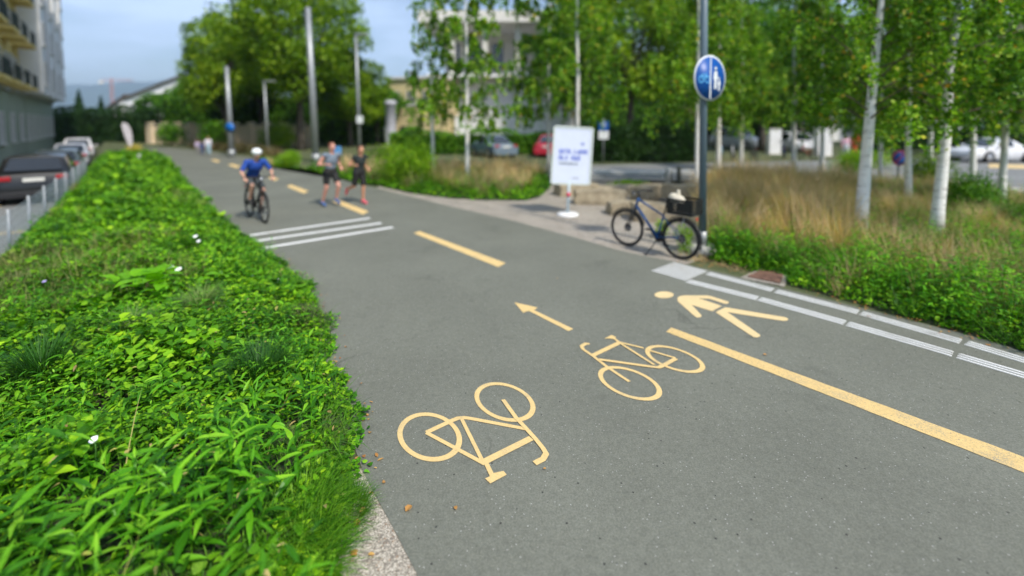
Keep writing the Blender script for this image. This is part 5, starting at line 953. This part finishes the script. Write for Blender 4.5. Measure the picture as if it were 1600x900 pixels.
    if stand: m = MB(); m.tube([(-.12, .04, .26), (-.06, .26, -.0+.015)], [.010, .009], 6); m.tube([(-.08, .26, .013), (-.02, .27, .013)], .01, 6); m.build('kickstand', M_blk, t_)
    return t_
M_blue = M('blue_frame_paint', (.012, .08, .24), .35, .08)
fr_, rr_ = G(983, 385.5), G(1058, 404.5); c = (fr_+rr_)/2; ang = math.atan2((fr_-rr_).y, (fr_-rr_).x)
bike('blue city bicycle with kickstand parked at the path edge', (c.x, c.y, .006), ang, M_blue, crate=True, steer=R(4), lean=R(3), stand=True)
# crate on the rack with a pale bag in it
bw = thing('bicycle_crate', 'black crate fixed over the rear wheel of the blue bicycle', 'crate', (c.x, c.y, .006), ang); m = MB(); cx, cz_, w, d, h = -.60, .785, .42, .32, .26
m.box((cx, .0, cz_), (w-.02, d-.02, .014))
for s in (-1, 1):
    for k in range(5): zz = cz_+.03+k*.052; m.box((cx, s*d/2*(1+.04*k), zz), (w, .012, .034)); m.box((cx+s*w/2*(1+.03*k), 0, zz+.001), (.012, d-.02, .032))
    for q in (-1, 1): m.box((cx+q*w/2, s*d/2, cz_+h/2), (.03, .03, h), top=1.0)
m.build('basket', M('black_plastic', (.015, .016, .016), .55), bw)
bg_ = MB(); bg_.ell((0, 0, 0), (.14, .10, .085)); bg_.ell((.05, .02, .03), (.10, .08, .08)); bg_.cap((-.01, 0, .05), (-.02, 0, .14), .045, .03); o = bg_.build('cloth_bag', M('beige_cloth', (.58, .53, .42), .9, .1, 8, 0, .4), loc=Vector((c.x, c.y, 0))+Matrix.Rotation(ang, 3, 'Z')@Vector((-.50, .06, 1.02)), rz=ang); md = o.modifiers.new('one', 'REMESH'); md.mode = 'VOXEL'; md.voxel_size = .012; md.use_smooth_shade = True; tag(o, 'pale beige cloth bag lying in the black bicycle crate', 'bag')

# ------------------------------------------------------------------ people
SKIN = M('skin', (.50, .28, .20), .55, .06); M_hair = M('brown_hair', (.10, .05, .03), .8, .2); 
def remesh(o, v): md = o.modifiers.new('one', 'REMESH'); md.mode = 'VOXEL'; md.voxel_size = v; md.use_smooth_shade = True; ms = o.modifiers.new('soft', 'SMOOTH'); ms.iterations = 3; ms.factor = .5; return o
def person(label, loc, rz, J, top=None, top_mat=None, sleeve=0, bottom_mat=None, leglen=.45, shoe_mat=None, hair=M_hair, helmet=None, fem=False, scale=1.0, skin=SKIN, hairlen=0, group=None, vox=.011, long_sleeve=False, fingers=True):
    t_ = thing('person', label, 'person', loc, rz, group); t_.scale = (scale,)*3; V = lambda k: Vector(J[k]); b = MB()
    pel, chs, nk, hd = V('pelvis'), V('chest'), V('neck'), V('head'); sp = (nk-pel).normalized(); lat = Vector((0, 1, 0)); fw = lat.cross(sp).normalized(); Q = Matrix((fw, lat, sp)).transposed(); wq = .9 if fem else 1.0
    def torso(mb, g=0):
        mb.ell(pel, (.115+g, .165*(1.04 if fem else 1)+g, .12+g), Q, 16, 12); mb.ell((pel*.55+chs*.45), (.10+g, .135*wq+g, .17+g), Q, 16, 12); mb.ell(chs, (.118+g, .17*wq+g, .17+g), Q, 16, 12)
        for s in 'LR': mb.cap(chs.lerp(nk, .55), V('sh'+s), .075+g, .058*wq+g)
    torso(b); b.cap(chs.lerp(nk, .6), hd-Vector((0, 0, .06)), .062, .052)
    hq = Matrix.Rotation(J.get('headpitch', 0), 3, 'Y'); b.ell(hd, (.098, .077, .118), hq, 18, 14); b.ell(hd+hq@Vector((.035, 0, -.06)), (.055, .055, .055), hq); b.cap(hd+hq@Vector((.088, 0, .005)), hd+hq@Vector((.108, 0, -.028)), .010, .015)
    for s in (-1, 1): b.ell(hd+hq@Vector((-.005, .078*s, -.01)), (.018, .010, .03), hq)
    b.ell(hd+hq@Vector((.088, 0, -.063)), (.014, .024, .009), hq)
    for s, sg in (('L', 1), ('R', -1)):
        sh, el, wr = V('sh'+s), V('el'+s), V('wr'+s); b.cap(sh, el, .052*wq, .038*wq); b.cap(el, wr, .038*wq, .026*wq); b.ell(el.lerp(wr, .25), (.042*wq, .042*wq, .07), quat_to(wr-el)); f = (wr-el).normalized(); si = f.cross(Vector((0, 0, 1))).normalized(); up = si.cross(f).normalized()
        pc = wr+f*.045; Qh = Matrix((f, si, up)).transposed(); b.ell(pc, (.052, .042, .018), Qh)
        if fingers:
            for k, (ln, off) in enumerate(((.062, .030), (.072, .010), (.068, -.010), (.052, -.028))):
                r0 = pc+f*.035+si*off; p1 = r0+f*ln*.55-up*.012; p2 = p1+f*ln*.25-up*ln*.5; b.cap(r0, p1, .010, .009, 8); b.cap(p1, p2, .009, .0075, 8)
            r0 = pc-f*.01+si*sg*-.034; p1 = r0+si*sg*-.022+f*.028-up*.01; b.cap(r0, p1, .012, .010, 8); b.cap(p1, p1+f*.026-up*.012, .010, .008, 8)
        hp, kn, an, to = V('hp'+s), V('kn'+s), V('an'+s), V('to'+s); b.cap(hp, kn, .088, .054); b.cap(kn, an, .052, .036); b.ell(kn.lerp(an, .3)-fw*.012, (.055, .052, .10), quat_to(an-kn)); b.cap(an, an+(to-an)*.3-Vector((0, 0, .02)), .040, .038); b.cap(an-Vector((0, 0, .03)), to, .036, .026)
    remesh(b.build('body', skin, t_), vox)
    if top_mat:
        m = MB(); torso(m, .014)
        if sleeve > 0:
            for s in 'LR':
                m.cap(V('sh'+s), V('sh'+s).lerp(V('el'+s), min(1, sleeve)), .066, .054)
                if sleeve > 1: m.cap(V('el'+s), V('el'+s).lerp(V('wr'+s), sleeve-1), .052, .040)
        remesh(m.build('shirt', top_mat, t_), vox*1.2)
    if bottom_mat:
        m = MB(); m.ell(pel, (.132, .182, .125), Q, 16, 12); m.ell(pel+sp*.06, (.124, .165, .10), Q, 16, 12)
        for s in 'LR':
            hp, kn, an = V('hp'+s), V('kn'+s), V('an'+s); m.cap(hp, hp.lerp(kn, min(1, leglen)), .104, .082 if leglen < 1 else .068)
            if leglen > 1: m.cap(kn, kn.lerp(an, leglen-1), .068, .052)
        remesh(m.build('shorts' if leglen <= 1 else 'trousers', bottom_mat, t_), vox*1.2)
    if shoe_mat:
        for s in 'LR':
            an, to = V('an'+s), V('to'+s); d = (to-an).normalized(); m = MB(); m.cap(an-Vector((0, 0, .025))-d*.02, to, .047, .036); m.cap(an-Vector((0, 0, .055))-d*.03, to-Vector((0, 0, .008)), .034, .032); m.cap(an, an-Vector((0, 0, .03)), .047, .047); remesh(m.build('shoe', shoe_mat, t_), .011)
    m = MB()
    for s in (-1, 1): m.ell(hd+hq@Vector((.086, .030*s, .008)), (.010, .014, .008), hq)
    m.build('eyes', M('eye_dark', (.03, .02, .02), .3), t_)
    if helmet:
        m = MB(); m.ell(hd+hq@Vector((-.008, 0, .045)), (.142, .112, .095), hq, 20, 12); h_ = m.build('helmet', helmet, t_); m = MB(); [m.tube([hd+hq@Vector((.02, .075*s, .0)), hd+hq@Vector((.05, .01*s, -.125))], .006, 6) for s in (-1, 1)]; m.build('strap', M_blk, h_)
    else:
        m = MB(); m.ell(hd+hq@Vector((-.022, 0, .028)), (.098, .086, .108), hq, 18, 12)
        if hairlen: m.cap(hd+hq@Vector((-.085, 0, .03)), hd+hq@Vector((-.13, 0, -hairlen)), .042, .020)
        remesh(m.build('hair', hair, t_), .012)
    return t_
# cyclist riding towards the camera
fc = G(413, 349); M_kit = M('royal_blue_jersey', (.010, .055, .30), .7, .1); hdg = math.atan2(-DD.y, -DD.x)+R(4); hv = Vector((math.cos(hdg), math.sin(hdg), 0)); bl_ = fc-hv*.55
bike('black bicycle ridden towards the camera by the cyclist', (bl_.x, bl_.y, .008), hdg, M_blk, rack=True, crank=-1.9)
J = dict(pelvis=(-.27, 0, 1.03), chest=(-.02, 0, 1.30), neck=(.08, 0, 1.47), head=(.16, 0, 1.62), headpitch=.1, shL=(.04, .19, 1.42), shR=(.04, -.19, 1.42), elL=(.10, .33, 1.19), elR=(.10, -.33, 1.19), wrL=(.25, .30, 1.08), wrR=(.25, -.30, 1.08),
         hpL=(-.25, .10, .98), hpR=(-.25, -.10, .98), knL=(.12, .13, .72), knR=(.15, -.12, .86), anL=(-.10, .13, .26), anR=(-.05, -.13, .52), toL=(.04, .14, .17), toR=(.10, -.14, .43))
J.update(anL=(-.11, .13, .26), toL=(.03, .14, .18))
person('cyclist in a royal blue shirt and white helmet riding towards the camera', (bl_.x, bl_.y, .008), hdg, J, 1, M_kit, .75, M('dark_grey_shorts', (.05, .06, .065), .8), .8, M('black_shoe', (.03, .03, .03), .6), helmet=M('white_helmet', (.74, .76, .76), .35, .03), scale=.97)
# runners coming towards the camera
rd_ = math.atan2(-DD.y, -DD.x)
JA = dict(pelvis=(0, 0, .96), chest=(.06, 0, 1.25), neck=(.09, 0, 1.45), head=(.12, 0, 1.61), shL=(.08, .20, 1.40), shR=(.08, -.20, 1.40), elL=(-.14, .33, 1.20), elR=(.02, -.34, 1.16), wrL=(.06, .27, 1.07), wrR=(.24, -.24, 1.17),
          hpL=(0, .10, .92), hpR=(0, -.10, .92), knL=(.22, .11, .56), knR=(-.02, -.11, .50), anL=(.06, .12, .20), anR=(-.20, -.12, .12), toL=(.22, .12, .10), toR=(-.06, -.12, .035))
fa_ = G(517, 322.5)
person('runner with bare arms in a grey tank top and black shorts', (fa_.x, fa_.y, .0), rd_+.2, JA, 1, M('grey_blue_top', (.16, .20, .25), .8), 0, M('black_shorts', (.02, .02, .02), .8), .62, M('blue_running_shoe', (.07, .13, .30), .6), scale=1.02, hair=M('reddish_hair', (.20, .08, .05), .8), skin=M('sunburnt_skin', (.55, .27, .20), .55, .05))
JB = dict(pelvis=(0, 0, .94), chest=(.05, 0, 1.20), neck=(.08, 0, 1.39), head=(.11, 0, 1.54), shL=(.06, .17, 1.34), shR=(.06, -.17, 1.34), elL=(-.16, .24, 1.14), elR=(-.02, -.30, 1.12), wrL=(.04, .24, 1.02), wrR=(.18, -.26, 1.14),
          hpL=(0, .09, .90), hpR=(0, -.09, .90), knL=(.05, .10, .49), knR=(-.10, -.10, .51), anL=(.02, .10, .10), anR=(-.44, -.12, .40), toL=(.18, .10, .035), toR=(-.50, -.12, .25))
fb_ = G(562, 318.5)
person('runner with brown hair in a black top and long black shorts, one foot kicked back', (fb_.x, fb_.y, .0), rd_+.15, JB, 1, M('black_top', (.018, .025, .025), .8), .25, MATS['black_shorts'], .80, M('pink_running_shoe', (.72, .12, .16), .6), fem=True, hairlen=.12, skin=M('tanned_skin', (.50, .25, .15), .55, .05))
# standing / walking people far away
JW = dict(pelvis=(0, 0, .96), chest=(0, 0, 1.25), neck=(0, 0, 1.45), head=(.02, 0, 1.61), shL=(0, .19, 1.40), shR=(0, -.19, 1.40), elL=(-.06, .24, 1.13), elR=(.04, -.24, 1.13), wrL=(.02, .25, .90), wrR=(.14, -.25, .92),
          hpL=(0, .09, .92), hpR=(0, -.09, .92), knL=(.10, .09, .50), knR=(-.04, -.09, .50), anL=(.14, .09, .09), anR=(-.22, -.09, .12), toL=(.29, .09, .035), toR=(-.10, -.09, .035))
def walker(px, py, label, top, bot, sc=1.0, rz=None, z=None, **k):
    g_ = G(px, py) if z is None else X(px, z); return person(label, g_, rd_ if rz is None else rz, JW, 1, top, 1.6, bot, 1.85, M('grey_shoe', (.2, .2, .2), .7), scale=sc, vox=.016, **k)
walker(326, 243.5, 'distant walker in a white top and pale blue trousers', M('walker_white', (.72, .68, .74), .8), M('pale_blue_trousers', (.35, .50, .60), .8), .78)
walker(316, 243, 'small distant walker in dark blue beside the white topped walker', M('walker_navy', (.05, .08, .20), .8), MATS['walker_navy'], .58); walker(309, 241, 'small distant walker in pale lilac, leftmost of the three', M('walker_lilac', (.50, .42, .60), .8), M('walker_grey', (.25, .25, .28), .8), .60)
walker(1336, 0, 'worker in orange clothing beyond the lime green shrub', M('orange_workwear', (.75, .13, .04), .7), MATS['orange_workwear'], 1.0, R(200), 29.5); walker(1322, 0, 'person in a pink and white top beside the orange worker', M('pink_top', (.70, .42, .50), .8), M('white_trousers', (.60, .62, .66), .8), .88, R(250), 29)

# ------------------------------------------------------------------ cars
M_cg, n, b = newmat('car_glass'); b.inputs['Base Color'].default_value = (.015, .02, .025, 1); b.inputs['Roughness'].default_value = .06; b.inputs['Specular IOR Level'].default_value = .9
def paintm(name, c, coat=.6): m, n, b = newmat(name); b.inputs['Base Color'].default_value = c4(c); b.inputs['Roughness'].default_value = .28; b.inputs['Coat Weight'].default_value = coat; b.inputs['Coat Roughness'].default_value = .08; v = ovec(n); bump(n, b, noise(n, 2, 3, .5, v), .03, .01); n.links.new(ramp(n, noise(n, 1.5, 4, .6, v), [(.3, tuple(x*.85 for x in c)), (.7, c)]), b.inputs['Base Color']); return m
def car(label, loc, rz, color, L=4.5, W=1.82, H=1.5, belt=.92, hood=.80, suv=False, group='cars parked along the street', wagon=False, full=True):
    t_ = thing('parked_car', label, 'car', loc, rz, group); h = L/2; cab_r = -h+.22 if (suv or wagon) else -h+.95; roof_r = cab_r+(.38 if suv or wagon else .75); roof_f = .25; ws = h-1.15
    tail = belt+.06 if (suv or wagon) else belt+.02
    st = [(-h, .38, .55, .62, W*.40), (-h+.03, .30, .75, .80, W*.47), (-h+.12, .26, belt-.06, tail-.04, W*.49), (cab_r, .24, belt, tail, W*.5), (roof_r, .22, belt, H-.04, W*.5), ((roof_r+roof_f)/2, .20, belt-.01, H, W*.5), (roof_f, .20, belt-.02, H-.03, W*.5), (ws, .20, belt-.06, hood+.10, W*.5), (h-.45, .22, hood-.08, hood+.02, W*.49), (h-.10, .26, hood-.18, hood-.10, W*.46), (h, .34, .50, .58, W*.38)]
    m = MB(); rings = []
    for i, (x, zl, zb, zt, w) in enumerate(st):
        cabin = 4 <= i <= 6; wr = w*(.76 if cabin else .92)
        half = [(w*.92, zl), (w, zl+.14), (w*1.0, (zl+zb)/2+.05), (w*.965, zb), (wr, zt-(.05 if cabin else .02)), (wr*.82, zt), (0, zt+.015)]
        ring = [(x, y, z) for y, z in half]+[(x, -y, z) for y, z in half[-2::-1]]; rings.append(ring)
    k = len(rings[0]); V = [p for r in rings for p in r]; fs = [(i*k+j, (i+1)*k+j, (i+1)*k+j+1, i*k+j+1) for i in range(len(st)-1) for j in range(k-1)]; fs += [((i+1)*k, i*k, i*k+k-1, (i+1)*k+k-1) for i in range(len(st)-1)]
    fs += [tuple(range(k)), tuple(range((len(st)-1)*k+k-1, (len(st)-1)*k-1, -1))]; m.add(V, fs, True); o = fixn(m.build('body', color, t_)); md = o.modifiers.new('e', 'EDGE_SPLIT'); md.split_angle = R(38)
    def pane(name, q, off, par=None):
        q = [Vector(p) for p in q]; c = sum(q, Vector())/4; q = [c+(p-c)*.93+Vector(off) for p in q]; mm = MB(); nn_ = (q[1]-q[0]).cross(q[2]-q[0]).normalized()*.012; mm.add(q+[p-nn_ for p in q], [(0, 1, 2, 3), (7, 6, 5, 4), (0, 4, 5, 1), (1, 5, 6, 2), (2, 6, 7, 3), (3, 7, 4, 0)]); return mm.build(name, M_cg, par or t_)
    for s, j in ((1, 3), (-1, k-5)):
        A_ = lambda i, jj: rings[i][jj]; lo, hi = (3, 4) if s > 0 else (k-4, k-5)
        pane('side_window', [A_(4, lo), A_(5, lo), A_(5, hi), A_(4, hi)], (0, .012*s, 0)); pane('side_window', [A_(5, lo), A_(6, lo), A_(6, hi), A_(5, hi)], (0, .012*s, 0)); f = A_(7, lo); pane('side_window', [A_(6, lo), (f[0]*.55+A_(6, lo)[0]*.45, f[1], f[2]*.5+A_(6, lo)[2]*.5), Vector(A_(6, hi)).lerp(Vector(A_(7, hi)), .35), A_(6, hi)], (0, .014*s, 0))
    w1, w2 = W*.40, W*.33
    pane('windscreen', [(ws-.02, w1, hood+.14), (ws-.02, -w1, hood+.14), (roof_f+.04, -w2, H-.07), (roof_f+.04, w2, H-.07)], (.03, 0, .03)); pane('rear_window', [(cab_r+.0, -w1, tail+.04), (cab_r+.0, w1, tail+.04), (roof_r-.03, w2, H-.10), (roof_r-.03, -w2, H-.10)], (-.035, 0, .02))
    wr_ = .345 if suv else .32
    for sx in (-h+.82, h-.86):
        for s in (-1, 1):
            m = MB(); m.lathe([(wr_+.05, 0), (wr_+.05, .012)], (sx, s*(W/2-.004), wr_+.01), 24, (0, s, 0)); m.build('wheel_arch', M_blk, t_); m = MB(); m.lathe([(wr_-.05, -.2), (wr_, -.16), (wr_, .0), (wr_-.03, .03)], (sx, s*(W/2-.0), wr_), 24, (0, s, 0)); w = m.build('wheel', M_tyre, t_); m = MB(); m.lathe([(.21, .031), (.20, .038), (.05, .045)], (sx, s*W/2, wr_), 20, (0, s, 0)); m.build('rim', M_silver, w)
    for s in (-1, 1):
        m = MB(); m.box((-h+.035, s*W*.36, belt-.10), (.09, W*.16, .15), bev=.02); m.build('tail_light', M('tail_red', (.35, .015, .02), .25), t_); m = MB(); m.box((h-.10, s*W*.34, hood-.15), (.14, W*.18, .11), bev=.03); m.build('headlight', M('lamp_clear', (.55, .58, .6), .15), t_)
        m = MB(); m.box((ws-.25, s*(W/2+.07), belt+.06), (.12, .18, .12), bev=.03); m.build('side_mirror', color, t_)
    m = MB(); m.box((-h-.008, 0, belt-.16), (.02, .52, .115)); m.build('number_plate', M('plate_white', (.70, .70, .66), .5, .02), t_); m = MB(); m.box((-h+.0, 0, .36), (.14, W*.86, .22), bev=.03); m.build('bumper', M_blk if suv else color, t_); return t_
ca_ = PANG
def street_car(px, z, label, color, **k):
    # centre line n of the parking lane
    nn_ = -2.12; t = (z-NN.y*nn_)/DD.y; p = NT(nn_, t, STREET_Z); return car(label, p, ca_, color, **k)
street_car(0, 17.0, 'black sport utility car with pale number plate, parked nearest at the fence', paintm('black_paint', (.006, .007, .008), .15), L=4.6, W=1.9, H=1.66, belt=1.02, hood=.98, suv=True)
street_car(0, 23.0, 'dark grey green car parked directly beyond the black car', paintm('grey_green_paint', (.05, .07, .07)), H=1.5, wagon=True); street_car(0, 29.0, 'silvery white car parked third from the near fence end', paintm('silver_paint', (.45, .47, .50)), H=1.48)
street_car(0, 35.5, 'white van like car parked farthest along the street', paintm('white_paint_car', (.70, .70, .72)), H=1.62, wagon=True)
car('white car parked behind the slim birch on the side road', X(1549, 26.6, .0), R(186), paintm('bright_white_paint', (.78, .79, .82)), L=4.2, H=1.42, group='cars parked beyond the side road')
car('blue grey car behind the lone wispy birch', X(770, 30.5), R(118), paintm('blue_grey_paint', (.16, .22, .28)), L=4.1, H=1.5, group='cars parked beyond the side road'); car('red car half hidden behind the white poster', X(862, 31), R(75), paintm('red_paint', (.50, .015, .04)), L=4.0, H=1.5, group='cars parked beyond the side road')
car('white car facing the camera between the cabinets and parked bicycles', X(1246, 36), R(-100), MATS.get('x') or paintm('white_paint_b', (.70, .71, .73)), H=1.55, group='cars parked beyond the side road', suv=True); car('white van like car behind the slender pale birch', X(1152, 40), R(-60), paintm('white_paint_c', (.66, .68, .72)), H=1.95, belt=1.1, hood=1.0, suv=True, group='cars parked beyond the side road')
# utility cabinets and far parked bicycles
for px, z, w, h, lab in ((1209, 33, .85, 1.75, 'white utility cabinet left of the white car'), (1286, 31, 1.0, 1.85, 'tall white cabinet behind the thin grey birch')):
    t_ = thing('utility_cabinet', lab, 'cabinet', X(px, z), group='white cabinets beyond the road'); m = MB(); m.box((0, 0, h/2+.08), (w, .5, h), bev=.02); m.build('housing', P_white, t_); m = MB(); m.box((0, 0, .05), (w+.05, .55, .1)); m.build('plinth', P_conc, t_); m = MB(); m.box((w*.35, -.265, h*.55), (.03, .03, .2)); m.build('handle', M_blk, t_); m = MB(); m.box((0, 0, h+.10), (w+.08, .58, .05)); m.build('lid', P_conc, t_)
bgp = 'bicycles parked beyond the side road'
for px, z, a, mt, lab in ((1127, 27, 60, M('pale_blue_frame', (.25, .42, .55), .4), 'pale blue parked bicycle, first right of the sign pole'), (1146, 27.6, 70, M('white_frame', (.6, .6, .6), .4), 'white framed parked bicycle behind the slender birch'), (1178, 27.4, 75, M_blk, 'black parked bicycle between birch and white cabinet'), (1226, 28.5, 62, M_blue, 'blue parked bicycle in front of the white car'), (1262, 28.2, 100, M('red_frame', (.4, .06, .04), .4), 'reddish parked bicycle right of the facing white car')):
    bike(lab, X(px, z, .0), R(a), mt, group=bgp, full=False, guards=False, rack=px != 1146)

# ------------------------------------------------------------------ air
hz = MB(); hz.box((0, 2700, 220), (18000, 6200, 450)); o = hz.build('haze', []); tag(o, 'thin blue haze in the air over the whole scene', kind='stuff')
m = bpy.data.materials.new('haze_air'); m.use_nodes = True; n = m.node_tree; n.nodes.clear(); oo = n.nodes.new('ShaderNodeOutputMaterial'); pv_ = n.nodes.new('ShaderNodeVolumePrincipled'); pv_.inputs['Color'].default_value = (.62, .80, 1.0, 1); pv_.inputs['Density'].default_value = .00022; pv_.inputs['Anisotropy'].default_value = .2
n.links.new(pv_.outputs[0], oo.inputs['Volume']); o.data.materials.append(m)
